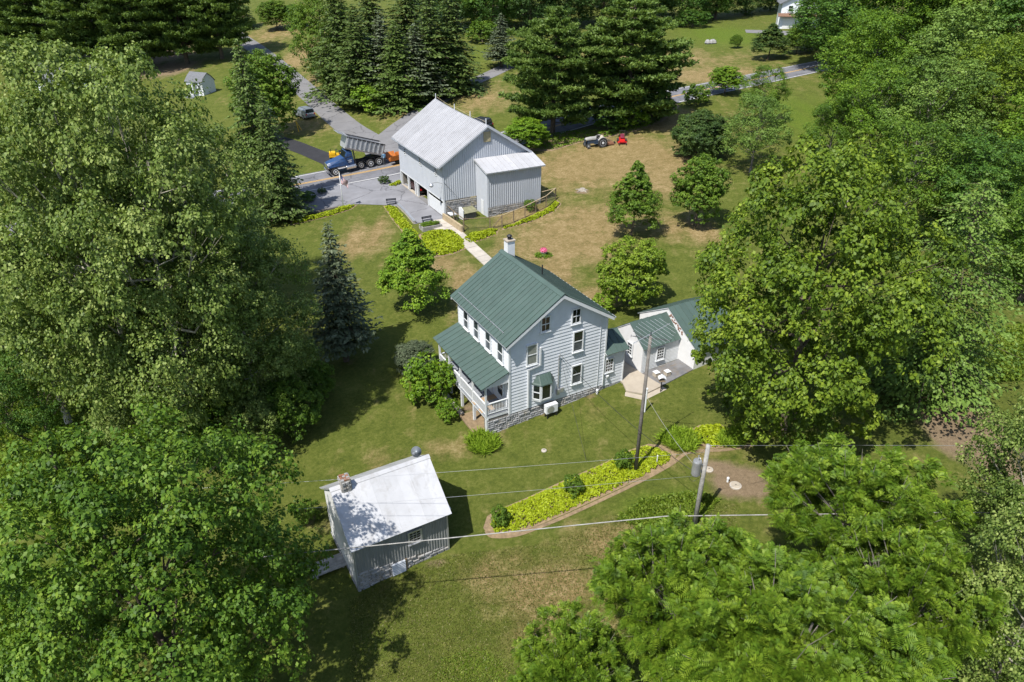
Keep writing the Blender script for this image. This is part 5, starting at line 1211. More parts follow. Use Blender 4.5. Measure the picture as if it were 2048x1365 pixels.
m = MB(); A = fx[7]-o0; m.bar(A+Vector((-.3,.2,.2)), fx[8]-o0+Vector((-.8,-.5,1.2)), .07, .05); m.build('corner_brace', M['palewood'], fence)
a = N.matrix_basis @ Vector((2.2,-1.5,0)); a.z = ztf(a.x, a.y)
o = empty('animal_shelter', a, BR+.1, 'low shelter box with white end and mossy lid in the pen', 'shelter')
m = MB(); m.box(-.65,-.5,0,.8,.5,.75); m.build('box', M['wood'], o)
m = MB(); m.hexa([(-.8,-.65,.72),(.95,-.65,.72),(.95,.6,1.0),(-.8,.6,1.0),(-.8,-.65,.77),(.95,-.65,.77),(.95,.6,1.05),(-.8,.6,1.05)]); m.build('lid', mat('mossy_lid', (.17,.17,.10), .9, var=.3), o)
m = MB(); m.prism([(-.5,0),(.5,0),(.5,1.25),(0,1.4),(-.5,1.1)], -.86, -.80, 'x'); m.build('end_panel', M['white'], o)
a = N.matrix_basis @ Vector((.55,-1.0,0)); a.z = ztf(a.x, a.y)
o = empty('work_table', a, BR, 'small white topped table at the barn corner', 'table')
m = MB(); m.box(-.4,-.5,.7,.4,.5,.75); m.build('table_top', M['white'], o)
for sx in (-.35,.3):
    for sy in (-.45,.4): m = MB(); m.box(sx,sy,0,sx+.05,sy+.05,.699); m.build('leg', M['fencewood'], o)

# ------------------------------------------------------------ poles, wires, antenna, flag
def pole(px, py, ty, r0_, r1_, mat_, name, label, lean=(0,0)):
    g_ = gp(px, py); h = top_z(g_.y, ty)-g_.z; o = empty(name, g_, 0, label, 'pole')
    m = MB(); m.tube([(0,0,-.5),(lean[0]*.5,lean[1]*.5,h*.5),(lean[0],lean[1],h)], [r0_,(r0_+r1_)/2,r1_], 10); m.build('shaft', mat_, o, smooth=True); return o, g_, h
p1, g1, h1 = pole(1271, 942, 672, .115, .085, M['wood'], 'utility_pole', 'dark wooden pole carrying the antenna in the yellow bed')
p2, g2, h2 = pole(1389, 1050, 890, .135, .11, M['greywood'], 'utility_pole', 'silvery wooden pole with a grey transformer can')
m = MB(); m.lathe([(.001,.55),(.2,.55),(.235,.47),(.235,-.35),(.2,-.42),(.001,-.42)], 16, (-.42,-.05,h2-1.5)); m.build('transformer', M['steel'], p2, smooth=False)
m = MB(); m.lathe([(.03,0),(.05,.05),(.03,.1),(.05,.15),(.03,.2),(.04,.3)], 8, (-.40,-.05,h2-.95)); m.build('bushing', M['steel'], p2)
m = MB(); m.tube([(-.6,-.1,h2-1.7),(-.75,-.1,h2-2.1),(-.5,-.1,h2-2.3),(-.15,-.05,h2-2.1)], .012, 4); m.tube([(-.38,-.05,h2-.65),(-.1,0,h2-.2)], .01, 4); m.build('drop_wires', M['blackmetal'], p2)
m = MB(); m.box(-.2,-.06,h2-1.35,.0,.06,h2-1.25); m.box(-.2,-.06,h2-1.75,.0,.06,h2-1.65); m.build('bracket', M['steel'], p2)
AN = empty('television_antenna', g1+Vector((0,0,h1)), 0, 'large roof-type antenna on top of the wooden pole', 'antenna')
m = MB(); m.tube([(0,0,-.8),(0,0,.25)], .025, 6); m.build('mast', M['blackmetal'], AN)
def on_ray(px, py, Y): return at_y(px, py, Y)-g1-Vector((0,0,h1))
bm_a, bm_b = Vector((-1.05,-.75,-.05)), Vector((1.15,.85,.28))
m = MB(); m.tube([bm_a, bm_b], .022, 5); m.build('boom', M['steel'], AN)
dirb = (bm_b-bm_a).normalized(); pd = Vector((dirb.y,-dirb.x,-.12)).normalized()
for k in range(11):
    c_ = bm_a.lerp(bm_b, .06+k*.09); L = .35+.75*(1-abs(k-5.5)/8); m = MB(); m.tube([c_-pd*L, c_+pd*L], .006, 4); m.build('element', M['steel'], AN)
m = MB(); m.tube([(-1.0,.2,-.12),(1.05,-.25,-.15)], .022, 5)
for k in range(9): c_ = Vector((-1.0,.2,-.12)).lerp(Vector((1.05,-.25,-.15)), k/8); m.tube([c_-Vector((0,0,.09)), c_+Vector((0,0,.09))], .01, 4)
m.tube([(-.9,.35,.1),(-.25,0,-.2)], .02, 4); m.build('lower_boom', M['blackmetal'], AN)
def wire(pts, r_, mat_, name, label, sag=.3):
    P = [Vector(p) for p in pts]; out = []
    for a, b_ in zip(P[:-1], P[1:]):
        for k in range(13): s = k/12; q_ = a.lerp(b_, s); q_.z -= sag*4*s*(1-s); out.append(q_)
    m = MB(); m.tube(out, r_, 5); return tag(m.build(name, mat_, None, smooth=True), label, 'wire')
T2 = g2+Vector((0,0,h2)); HM = H.matrix_basis @ Vector((3.66,-.2,3.85))
wire([at_y(240,1143,22.2), at_y(1330,1033,22.8), at_y(1900,1025,23), at_y(2300,1030,23.2)], .026, M['greywood'], 'overhead_cable', 'thick grey cable crossing low in front of the cabin', 0)
wire([at_y(300,983,24), T2+Vector((-.2,-.1,-.4))+Vector((0,0,0))], .007, M['steel'], 'overhead_wire', 'thin wire running over the cabin roof to the transformer pole', .1)
wire([at_y(300,1040,24), T2+Vector((-.1,-.1,-1.9))], .007, M['steel'], 'overhead_wire', 'thin wire low over the white cabin roof', .1)
wire([T2+Vector((0,0,-.05)), at_y(1720,891,31), at_y(2300,893,32)], .008, M['steel'], 'overhead_wire', 'thin wire running right from the transformer pole top', .0)
wire([HM, T2+Vector((-.45,0,-1.8))], .014, M['blackmetal'], 'service_drop', 'dark service cable from the farmhouse mast to the transformer', .5)
wire([HM+Vector((.05,0,-.3)), at_y(1195,1005,31.5)+Vector((0,0,.0))], .010, M['blackmetal'], 'house_cable', 'dark cable slanting from the farmhouse wall to the lawn', .2)
wire([g1+Vector((0,0,5.6)), T2+Vector((-.3,0,-1.6))], .010, M['greywood'], 'pole_cable', 'pale cable between the two utility poles', .25)
# flag
fo, gf, hf = pole(687, 417, 345, .055, .035, M['white'], 'flagpole', 'white flagpole at the edge of the driveway')
m = MB(); m.lathe([(.001,.07),(.05,.03),(.06,0),(.05,-.03),(.001,-.05)], 8, (0,0,hf+.03)); m.build('finial', M['vent'], fo)
FL = empty('flag', gf+Vector((0,0,hf-.25)), 0, 'American flag hanging limp from the flagpole', 'flag')
nxf, nzf = 26, 26
def flagpt(s, t_):   # s along the fly, t down the hoist
    x = .04+s*.85+.05*math.sin(s*9+t_*2); y = .10*math.sin(s*7+t_*3); z = -t_*.95-s*.85*(1-.15*t_)-.03*math.sin(s*12)
    return (x, y, z)
stripe = {k: MB() for k in ('r', 'w', 'b')}
for i in range(nxf):
    for j in range(nzf):
        s0, s1, t0_, t1_ = i/nxf, (i+1)/nxf, j/nzf, (j+1)/nzf
        k = 'b' if (i < nxf*.4 and j < nzf*7/13) else ('r' if (j//2) % 2 == 0 else 'w')
        stripe[k].add([flagpt(s0,t0_), flagpt(s1,t0_), flagpt(s1,t1_), flagpt(s0,t1_)], [(0,1,2,3)])
        if k == 'b' and i % 2 == 1 and j % 3 == 1:
            p = flagpt((s0+s1)/2,(t0_+t1_)/2)
            for yy in (-.008,.008): stripe['w'].add([(p[0]-.014,p[1]+yy,p[2]),(p[0],p[1]+yy,p[2]+.016),(p[0]+.014,p[1]+yy,p[2]),(p[0],p[1]+yy,p[2]-.016)], [(0,1,2,3)])
stripe['r'].build('red_stripes', mat('flag_red', (.28,.012,.02), .9), FL); stripe['w'].build('white_stripes', M['white'], FL); stripe['b'].build('canton', mat('flag_blue', (.015,.025,.10), .8), FL)
# small yard things
def disc(px, py, r_, name, label, cat, mat_):
    o = empty(name, gp(px, py), 0, label, cat); m = MB(); m.lathe([(r_,-.1),(r_,.05),(r_-.03,.07)], 24); m.build('ring', M['walk'], o)
    m = MB(); m.lathe([(r_-.07,.071),(r_-.07,.085),(r_-.09,.095)], 24); m.build('lid', mat_, o)
    m = MB(); m.box(-.05,-.012,.096,.05,.012,.115); m.build('handle', M['blackmetal'], o)
disc(1418, 940, .25, 'septic_lid', 'smaller round tank lid beside the transformer pole', 'lid', M['concrete'])
disc(1471, 972, .34, 'septic_lid', 'larger round tank lid in the bare patch of lawn', 'lid', M['concrete'])
disc(1088, 902, .17, 'septic_lid', 'pale round lid in the green lawn below the bay window', 'lid', M['walk'])
def stub(px, py, h, r_, label, name='pipe_vent'):
    o = empty(name, gp(px, py), 0, label, 'pipe'); m = MB(); m.tube([(0,0,-.2),(0,0,h)], r_, 8); m.build('pipe', M['white'], o); m = MB(); m.lathe([(r_*1.25,0),(r_*1.3,.09),(r_*1.0,.12)], 10, (0,0,h)); m.build('cap', M['white'], o)
stub(1289, 824, 1.75, .06, 'tall white pipe in front of the terrace'); stub(1455, 964, .2, .06, 'short white pipe next to the larger tank lid'); stub(1398, 928, .3, .06, 'short white pipe behind the transformer pole'); stub(1194, 788, .25, .07, 'short white pipe at the foot of the farmhouse wall')
stub(1313, 930, .6, .03, 'thin pale stake in the yellow bed', 'stake')
o = empty('bird_feeder', gp(1321, 784), 0, 'small white bird feeder on a dark post at the patio edge', 'bird feeder')
m = MB(); m.tube([(0,0,-.2),(0,0,.9)], .035, 6); m.build('post', M['blackmetal'], o); m = MB(); m.box(-.22,-.18,.9,.22,.18,.95); m.build('tray', M['fencewood'], o)
m = MB(); m.prism([(-.26,1.12),(0,1.28),(.26,1.12),(.26,1.15),(0,1.31),(-.26,1.15)], -.2, .2); m.build('roof', M['white'], o)
for s in (-.2,.17): m = MB(); m.box(s,-.02,.951,s+.03,.02,1.13); m.build('upright', M['white'], o)
for k, (px, py, lb) in enumerate(((1312,752,'white box on the slate patio nearest the pipe'),(1334,750,'white box on the slate patio nearest the cottage'))):
    o = empty('patio_crate', gp(px, py, .08), .5, lb, 'crate', 'white boxes on the patio'); m = MB()
    for a in ((-.18,-.18,.18,-.15),(-.18,.15,.18,.18),(-.18,-.149,-.15,.149),(.15,-.149,.18,.149)): m.box(a[0],a[1],0,a[2],a[3],.3)
    m.build('sides', M['cream'], o); m = MB(); m.box(-.2,-.2,.301,.2,.2,.33); m.build('lid', M['white'], o)
o = empty('flower_pot', gp(1087, 512), 0, 'white urn of pink flowers on the dry lawn', 'flower pot')
m = MB(); m.lathe([(.16,0),(.22,.05),(.12,.15),(.3,.4),(.33,.45)], 14); m.build('urn', M['white'], o)
rngn = np.random.default_rng(4); n = 500; P = rdir(rngn, n)*rngn.uniform(.5, 1, n)[:, None]*np.array([.38,.38,.26])+np.array([0,0,.6])
V_, Q = leaf_quads(P, P-np.array([0,0,.4]), rngn.uniform(.08,.14,n), .9, rngn); link('flowers', np_mesh('flowers', V_, Q, None, M['pink']), None, o)
n = 500; P = rdir(rngn, n)*rngn.uniform(.5, 1, n)[:, None]*np.array([1.0,.8,.25]); P[:,2] = np.abs(P[:,2])+.03
V_, Q = leaf_quads(P, np.array([0,0,1.])+rngn.normal(0,.5,(n,3)), rngn.uniform(.1,.18,n), .8, rngn); link('leaves', np_mesh('pot_leaves', V_, Q, .4+rngn.normal(0,.2,n), LF['shrub']), None, o)
a = gp(1165, 381); o = empty('tree_stump', a, 0, 'pale low stump in a bare patch of the dry lawn', 'stump')
m = MB(); prof = []
for i, (r_, z) in enumerate(((.55,-.1),(.42,.05),(.33,.18),(.30,.24))): prof.append((r_, z))
m.lathe(prof, 11); m.build('stump_wood', M['deadwood'], o)
for k in range(5): an_ = k*1.3; m = MB(); m.tube([(.2*math.cos(an_),.2*math.sin(an_),.05),(.95*math.cos(an_),.95*math.sin(an_),-.03)], [.12,.03], 5); m.build('root', M['deadwood'], o)
a = gp(1421, 88); o = empty('boulder', a, 0, 'grey rock heap on the far lawn', 'rock'); rng = random.Random(4)
for k in range(5):
    m = MB(); r_ = rng.uniform(.5,.9); m.lathe([(r_*.6,-.2),(r_,.2),(r_*.8,.6),(r_*.3,.9)], 8, (rng.uniform(-.9,.9),rng.uniform(-.5,.5),0)); m.build('stone', M['stone'], o)
o = empty('yellow_marker', gp(598, 264), .4, 'tilted yellow frame stake on the grass near the silver car', 'stake')
m = MB(); m.bar((0,0,-.1),(-.25,.1,1.7), .1); m.bar((-.25,.1,1.7),(.45,-.1,.2), .06); m.build('frame', M['cat_yellow'], o)

# ------------------------------------------------------------ vehicles
def wheel(parent, x, y, r_, w_, rim=.55, rimm=None, n=20, name='wheel'):
    m = MB(); m.lathe([(r_*.62,-w_/2),(r_*.93,-w_/2),(r_,-w_*.32),(r_,w_*.32),(r_*.93,w_/2),(r_*.62,w_/2)], n, (0,0,0), 'y'); t_ = m.build(name, M['rubber'], parent, smooth=False); t_.location = (x, y, r_)
    m = MB(); m.lathe([(r_*.2,-w_*.52),(r_*rim*.8,-w_*.40),(r_*rim,-w_*.51),(r_*.64,-w_*.50),(r_*.64,w_*.50),(r_*rim,w_*.51),(r_*rim*.8,w_*.40),(r_*.2,w_*.52)], n, (0,0,0), 'y'); m.build('rim', rimm or M['alu'], t_)
    return t_
def loft(st, mat_, name, parent, bevel=.03, smooth=True):
    """st: stations (x, z0, z1, halfwidth bottom, halfwidth top)"""
    m = MB(); vs = []; 
    for x, z0, z1, w0, w1 in st: vs += [(x,-w0,z0),(x,w0,z0),(x,w0*1.0,z0+(z1-z0)*.6),(x,w1,z1),(x,-w1,z1),(x,-w0*1.0,z0+(z1-z0)*.6)]
    fs = [tuple(range(6)), tuple(range(len(vs)-1, len(vs)-7, -1))]
    for i in range(len(st)-1):
        for k in range(6): a = i*6+k; b_ = i*6+(k+1) % 6; fs.append((a, b_, b_+6, a+6))
    m.add(vs, fs); return m.build(name, mat_, parent, bevel=bevel)
def car(pf, pb, paint, name, label, suv=True, group=None, world=None, rz=None, L=4.6):
    if world is None:
        a, b_ = gp(*pf), gp(*pb); c_ = (a+b_)/2; d = a-b_; rz = math.atan2(d.y, d.x)
    else: c_ = world
    sl_ = (ztf(c_.x+math.cos(rz), c_.y+math.sin(rz))-ztf(c_.x-math.cos(rz), c_.y-math.sin(rz)))/2
    o = empty(name, Vector((c_.x, c_.y, ztf(c_.x, c_.y))), rz, label, 'car', group); o.rotation_euler = (0, -math.atan(sl_), rz)
    k = L/4.6; h = 1.72 if suv else 1.45; hb = 1.0 if suv else .9
    loft([(-2.28*k,.45,.92,.80,.78),(-2.2*k,.32,hb,.90,.88),(-1.2*k,.28,hb+.03,.93,.90),(.9*k,.28,hb+.02,.93,.90),(1.0*k,.28,hb,.93,.88),(1.9*k,.30,hb-.12,.90,.80),(2.28*k,.38,hb-.22,.82,.72)], paint, 'body', o)
    loft([(-2.12*k,hb-.02,hb+.02,.86,.84),(-1.95*k,hb-.02,h-.06,.86,.70),(-1.5*k,hb-.02,h,.87,.72),(.1*k,hb-.02,h,.87,.72),(.95*k,hb-.02,hb+.05,.86,.80)] if suv else [(-1.9*k,hb-.02,hb+.02,.84,.80),(-1.1*k,hb-.02,h,.85,.66),(.0,hb-.02,h,.85,.66),(.95*k,hb-.02,hb+.03,.84,.78)], paint, 'cabin', o)
    for s in (-1, 1):
        for xa, xb in ((-1.85,-1.0),(-.93,-.1),(-.03,.62)) if suv else ((-1.25,-.5),(-.43,.3)):
            zb, zt_ = hb+.08, h-.12; m = MB(); tp = .12 if xb > .5 or (not suv) else .0
            y0_, y1_ = .875, .755
            m.hexa([(xa*k,s*y0_,zb),(xb*k,s*y0_,zb),(xb*k,s*(y0_-.05),zb),(xa*k,s*(y0_-.05),zb),(xa*k+.05,s*y1_,zt_),((xb-tp*4)*k,s*y1_,zt_),((xb-tp*4)*k,s*(y1_-.05),zt_),(xa*k+.05,s*(y1_-.05),zt_)]); m.build('side_window', M['glass'], o)
        m = MB(); m.box(2.12*k,s*.62-.14,hb-.30,2.27*k,s*.62+.14,hb-.16); m.build('headlight', M['chrome'], o)
        m = MB(); m.box(-2.30*k,s*.72-.09,hb-.25,-2.15*k,s*.72+.09,hb-.02); m.build('tail_light', M['red'], o)
        for x in (-1.38*k, 1.38*k): wheel(o, x, s*.84, .36, .22)
        if suv: m = MB(); m.tube([(-1.7*k,s*.62,h+.03),(.0,s*.62,h+.03)], .025, 5); m.build('roof_rail', M['blackmetal'], o)
        m = MB(); m.box(.62*k,s*.95-.06,hb+.06,.75*k,s*.95+.06,hb+.2); m.build('mirror', paint, o)
    m = MB(); m.hexa([(.94*k,-.74,hb+.07),(.94*k,.74,hb+.07),(.90*k,.74,hb+.07),(.90*k,-.74,hb+.07),(.24*k,-.64,h-.06),(.24*k,.64,h-.06),(.20*k,.64,h-.07),(.20*k,-.64,h-.07)]); m.build('windscreen', M['glass'], o)
    m = MB(); xr0, xr1 = (-2.10*k, -1.99*k) if suv else (-1.85*k, -1.2*k); m.hexa([(xr0-.02,-.72,hb+.08),(xr0-.02,.72,hb+.08),(xr0+.03,.72,hb+.08),(xr0+.03,-.72,hb+.08),(xr1-.02,-.62,h-.12),(xr1-.02,.62,h-.12),(xr1+.03,.62,h-.12),(xr1+.03,-.62,h-.12)]); m.build('rear_window', M['glass'], o)
    for a_ in ((2.2*k,-.85,.36,2.33*k,.85,.56), (-2.34*k,-.85,.40,-2.22*k,.85,.60)): m = MB(); m.box(*a_); m.build('bumper', M['blackmetal'] if not suv else paint, o, bevel=.03)
    return o
car((594,229), (624,240), M['silver'], 'parked_car', 'silver estate car parked on the grass beside the side lane')
car((512,236), (540,232), M['bluecar'], 'parked_car', 'pale blue car half hidden under the spruce by the shed')
car((945,257), (967,260), M['darkcar'], 'parked_car', 'dark car showing behind the barn ridge')
car((0,0), (0,0), M['redcar'], 'parked_car', 'dark car parked inside the open barn bay', suv=False, world=N.matrix_basis @ Vector((1.15,10.1,0)), rz=BR+math.pi/2, L=4.0)

# dump truck
fa, fb = gp(674, 353), gp(757, 333); d = (fa-fb); d.z = 0; d.normalize(); rz = math.atan2(d.y, d.x); side = Vector((d.y, -d.x, 0))
if side.y > 0: side = -side
c_ = (fa+fb)/2 - side*1.1
T = empty('dump_truck', Vector((c_.x, c_.y, ztf(c_.x, c_.y)+.04)), rz, 'blue dump truck with its aluminium body raised on the road', 'truck')
sl_ = (fa.z-fb.z)/(fa-fb).length; T.rotation_euler = (0, -math.atan(sl_), rz)
for s in (-1, 1): m = MB(); m.box(-3.7,s*.42-.05,.85,3.6,s*.42+.05,1.12); m.build('chassis_rail', M['blackmetal'], T)
loft([(1.35,1.0,2.05,1.0,.98),(1.9,1.0,1.98,1.0,.86),(3.35,1.0,1.72,.92,.70),(3.75,1.05,1.62,.86,.62)], M['truckblue'], 'hood', T, .05)
loft([(.25,.95,2.0,1.12,1.1),(1.4,.95,2.0,1.12,1.1)], M['truckblue'], 'cab', T, .04)
loft([(.28,1.98,2.72,1.08,.98),(.95,1.98,2.80,1.08,.98),(1.40,1.98,2.05,1.08,1.04)], M['truckblue'], 'cab_top', T, .04)
m = MB(); m.hexa([(1.44,-.92,2.08),(1.44,.92,2.08),(1.40,.92,2.08),(1.40,-.92,2.08),(1.02,-.86,2.70),(1.02,.86,2.70),(.98,.86,2.69),(.98,-.86,2.69)]); m.build('windscreen', M['glass'], T)
for s in (-1, 1):
    m = MB(); m.hexa([(.42,s*1.09,2.05),(1.22,s*1.09,2.05),(1.22,s*1.05,2.05),(.42,s*1.05,2.05),(.46,s*1.01,2.62),(.95,s*1.01,2.62),(.95,s*.97,2.62),(.46,s*.97,2.62)]); m.build('side_window', M['glass'], T)
    m = MB(); m.box(2.35,s*.78-.2 if s > 0 else -1.12,1.1,3.5,s*.78+.34 if s > 0 else -.60,1.28); m.build('fender', M['truckblue'], T, bevel=.05)
    m = MB(); m.lathe([(.30,-.65),(.32,-.6),(.32,.6),(.30,.65)], 14, (.75,s*.92,.72), 'x'); m.build('fuel_tank', M['chrome'], T)
    m = MB(); m.tube([(.08,s*1.0,.9),(.08,s*1.0,3.15)], .09, 8); m.build('exhaust_stack', M['blackmetal'], T)
    m = MB(); m.lathe([(.13,0),(.14,.08),(.06,.1)], 10, (3.68,s*.78,1.12), 'x'); m.build('headlight', M['chrome'], T)
    m = MB(); m.box(1.35,s*1.28-.08,1.95,1.42,s*1.28+.08,2.4); m.bar((1.36,s*1.08,2.2),(1.38,s*1.25,2.2),.03); m.build('mirror', M['blackmetal'], T)
    wheel(T, 2.95, s*.98, .53, .3, .5, M['white'])
    for x in (-1.95, -3.15): wheel(T, x, s*.90, .53, .5, .55, M['white'])
    w_ = wheel(T, -.65, s*.92, .45, .28, .5, M['alu']); w_.location.z = .58
m = MB(); m.box(3.75,-.55,1.02,3.82,.55,1.6); m.build('grille', M['chrome'], T); m = MB(); m.box(3.78,-1.15,.5,3.95,1.15,.82); m.build('bumper', M['chrome'], T, bevel=.03)
DB = MB(); bl_, bw, bh = 5.3, 1.18, 1.45
DB.hexa([(0,-bw+.15,0),(bl_,-bw+.15,0),(bl_,bw-.15,0),(0,bw-.15,0),(0,-bw,.25),(bl_,-bw,.25),(bl_,bw,.25),(0,bw,.25)])
for s in (-1, 1): DB.hexa([(0,s*bw,.25),(bl_,s*bw,.25),(bl_,s*(bw-.06),.25),(0,s*(bw-.06),.25),(0,s*bw,bh),(bl_,s*bw,bh+.15),(bl_,s*(bw-.06),bh+.15),(0,s*(bw-.06),bh)])
DB.box(bl_-.06,-bw+.06,.25,bl_,bw-.06,bh+.3); DB.hexa([(bl_-.05,-bw,bh+.2),(bl_+1.25,-bw+.1,bh+.35),(bl_+1.25,bw-.1,bh+.35),(bl_-.05,bw,bh+.2),(bl_-.05,-bw,bh+.26),(bl_+1.25,-bw+.1,bh+.41),(bl_+1.25,bw-.1,bh+.41),(bl_-.05,bw,bh+.26)])
DB.box(0,-bw+.06,.25,.06,bw-.06,bh)
tip = DB.build('dump_body', M['alu'], T); tip.location = (-3.75,0,1.15); tip.rotation_euler = (0,-math.radians(23),0)
for s in (-1, 1):
    for k in range(9): x = .15+k*(bl_-.3)/8; m = MB(); m.box(x-.06,s*bw+(-.09 if s < 0 else 0),.2,x+.06,s*bw+(0 if s < 0 else .09),bh+.08); m.build('rib', M['alu'], tip)
    m = MB(); m.box(0,s*bw-.06,bh+.02,bl_,s*bw+.06,bh+.16); m.build('top_rail', M['blackmetal'], tip)
m = MB()
for s in (-1, 1):
    for k, (x0, x1) in enumerate(((.5,1.1),(.62,1.0),(.56,1.05))): m.box(x0,s*1.128-.006,1.62-k*.13,x1,s*1.128+.006,1.67-k*.13)
m.build('door_lettering', M['white'], T, kind='stuff')
m = MB(); m.tube([(.4,0,1.2),(.15,0,2.95)], [.13,.08], 8); m.build('hoist', M['chrome'], T)
m = MB(); m.box(-3.2,-.9,1.16,-1.9,.9,1.26); m.build('rear_mudguard', M['blackmetal'], T)

# road roller on the fresh asphalt
a, b_ = gp(660, 322), gp(697, 316); d = a-b_; rz = math.atan2(d.y, d.x)
R_ = empty('road_roller', (a+b_)/2, rz, 'yellow road roller behind the dump truck cab', 'roller')
for x in (-.85, .85): m = MB(); m.lathe([(.1,-.55),(.40,-.55),(.42,-.52),(.42,.52),(.40,.55),(.1,.55)], 20, (x,0,.42), 'y'); m.build('drum', M['blackmetal'], R_)
for x in (-.85, .85): 
    m = MB(); m.box(x-.5,-.65,.45,x+.5,-.57,.72); m.box(x-.5,.57,.45,x+.5,.65,.72); m.box(x-.42,-.62,.70,x+.42,.62,1.08); m.build('frame' if x < 0 else 'hood', M['cat_yellow'], R_, bevel=.05)
m = MB(); m.box(-.35,-.55,.5,.35,.55,.8); m.build('footplate', M['cat_yellow'], R_); m = MB(); m.box(-.42,-.28,1.08,-.02,.28,1.2); m.box(-.48,-.28,1.15,-.38,.28,1.6); m.build('seat', M['blackmetal'], R_, bevel=.03)
m = MB(); m.tube([(.42,0,.9),(.25,0,1.4)], .03, 6); m.lathe([(.17,-.01),(.19,0),(.17,.01)], 14, (.24,0,1.42)); m.build('steering_wheel', M['blackmetal'], R_)
m = MB(); m.tube([(-.62,-.5,1.0),(-.62,-.5,2.0),(-.62,.5,2.0),(-.62,.5,1.0)], .04, 6); m.build('roll_bar', M['blackmetal'], R_); m = MB(); m.tube([(1.05,.35,1.05),(1.05,.35,1.6)], .05, 6); m.build('exhaust', M['blackmetal'], R_)
# paver behind the truck
a = gp(803, 323); rz = T.rotation_euler.z
P_v = empty('asphalt_paver', a, rz, 'orange asphalt paver at the tail of the dump truck', 'paver')
for s in (-1, 1):
    m = MB(); m.prism([(-1.1,.0),(1.0,.0),(1.25,.22),(1.0,.5),(-1.1,.5),(-1.3,.22)], s*.85-.16, s*.85+.16); m.build('track', M['rubber'], P_v)
    m = MB(); m.hexa([(.6,s*.25,.55),(1.9,s*.25,.35),(1.9,s*1.2,.5),(.6,s*1.2,.6),(.6,s*.35,.62),(1.9,s*.35,.45),(1.9,s*1.25,1.15),(.6,s*1.25,1.25)]); m.build('hopper_wing', M['orange'], P_v)
m = MB(); m.box(-1.0,-.8,.5,.6,.8,1.2); m.build('engine_deck', M['orange'], P_v, bevel=.05); m = MB(); m.box(-1.9,-1.3,.08,-1.25,1.3,.5); m.build('screed', M['blackmetal'], P_v)
m = MB(); m.box(-.9,-.35,1.2,-.5,.35,1.65); m.box(-1.0,-.3,1.6,-.9,.3,2.0); m.build('seat', M['blackmetal'], P_v); m = MB(); m.tube([(-.2,.5,1.2),(-.2,.5,1.9)], .06, 6); m.build('exhaust', M['blackmetal'], P_v)

# grey tractor, mower deck, red riding mower
fa, fb = gp(1171, 299), gp(1203, 294); d = fa-fb; rz = math.atan2(d.y, d.x); c_ = (fa+fb)/2+Vector((.2,.5,0)); c_.z = ztf(c_.x, c_.y)
TR = empty('farm_tractor', c_, rz, 'old grey farm tractor parked by the pines', 'tractor')
loft([(-.1,1.0,1.38,.28,.24),(.6,.98,1.36,.30,.25),(1.25,.95,1.28,.30,.24),(1.45,.95,1.15,.26,.18)], M['tractorgrey'], 'hood', TR, .05)
loft([(-.9,.5,.95,.26,.22),(.2,.5,1.0,.22,.2),(1.2,.48,.96,.22,.2)], M['tractorblue'], 'engine', TR, .03)
m = MB(); m.box(1.40,-.24,.55,1.47,.24,1.1); m.build('grille', M['tractorblue'], TR); m = MB(); m.bar((1.15,-.62,.38),(1.15,.62,.38),.1); m.build('front_axle', M['tractorblue'], TR)
for s in (-1, 1):
    wheel(TR, 1.15, s*.64, .32, .16, .6, M['white']); wheel(TR, -.85, s*.72, .66, .32, .62, M['white'])
    m = MB(); pts = [(-.85+.72*math.cos(t_), .66+.72*math.sin(t_)) for t_ in np.linspace(.5, 2.6, 8)]
    for (xa, za), (xb, zb) in zip(pts[:-1], pts[1:]): m.hexa([(xa,s*.52,za),(xb,s*.52,zb),(xb,s*.86,zb),(xa,s*.86,za),(xa,s*.52,za+.03),(xb,s*.52,zb+.03),(xb,s*.86,zb+.03),(xa,s*.86,za+.03)])
    m.build('fender', M['tractorgrey'], TR); m = MB(); m.box(1.35,s*.33-.07,.98,1.45,s*.33+.07,1.12); m.build('headlight', M['chrome'], TR)
    m = MB(); m.box(-.3,s*.4-.14,.48,.25,s*.4+.14,.52); m.build('footboard', M['tractorblue'], TR)
m = MB(); m.lathe([(.05,1.0),(.25,1.02),(.30,1.12),(.22,1.42),(.05,1.5)], 12, (-.95,0,0)); m.build('seat_cover', M['cream'], TR, smooth=True)
m = MB(); m.tube([(0,0,1.3),(-.3,0,1.5)], .025, 5); m.lathe([(.20,-.012),(.22,0),(.20,.012)], 14, (-.32,0,1.52)); m.build('steering_wheel', M['blackmetal'], TR)
m = MB(); m.tube([(.5,.2,1.3),(.5,.2,1.0)], .04, 6); m.build('air_pipe', M['blackmetal'], TR)
a = TR.matrix_basis @ Vector((-2.0,0,0)); a.z = ztf(a.x, a.y)
MD = empty('mower_deck', a, rz, 'rusty brush mower hitched behind the grey tractor', 'mower')
m = MB(); m.hexa([(-.65,-.6,.12),(.6,-.6,.12),(.6,.6,.12),(-.65,.6,.12),(-.55,-.55,.42),(.5,-.55,.42),(.5,.55,.42),(-.55,.55,.42)]); m.build('deck', M['brick'], MD, bevel=.03); m = MB(); m.box(-.15,-.15,.42,.2,.15,.68); m.build('gearbox', M['fencewood'], MD)
m = MB(); m.bar((.7,0,.5),(1.2,0,.55),.08); m.bar((-.6,0,.45),(.6,0,.95),.05); m.build('hitch', M['wood'], MD); wheel(MD, -.85, 0, .2, .12, .5, M['blackmetal'], 12, 'tail_wheel')
a = gp(1244, 287); rz = math.atan2(-1, -.05)
RM = empty('riding_mower', a, rz, 'red zero-turn riding mower facing the house', 'mower')
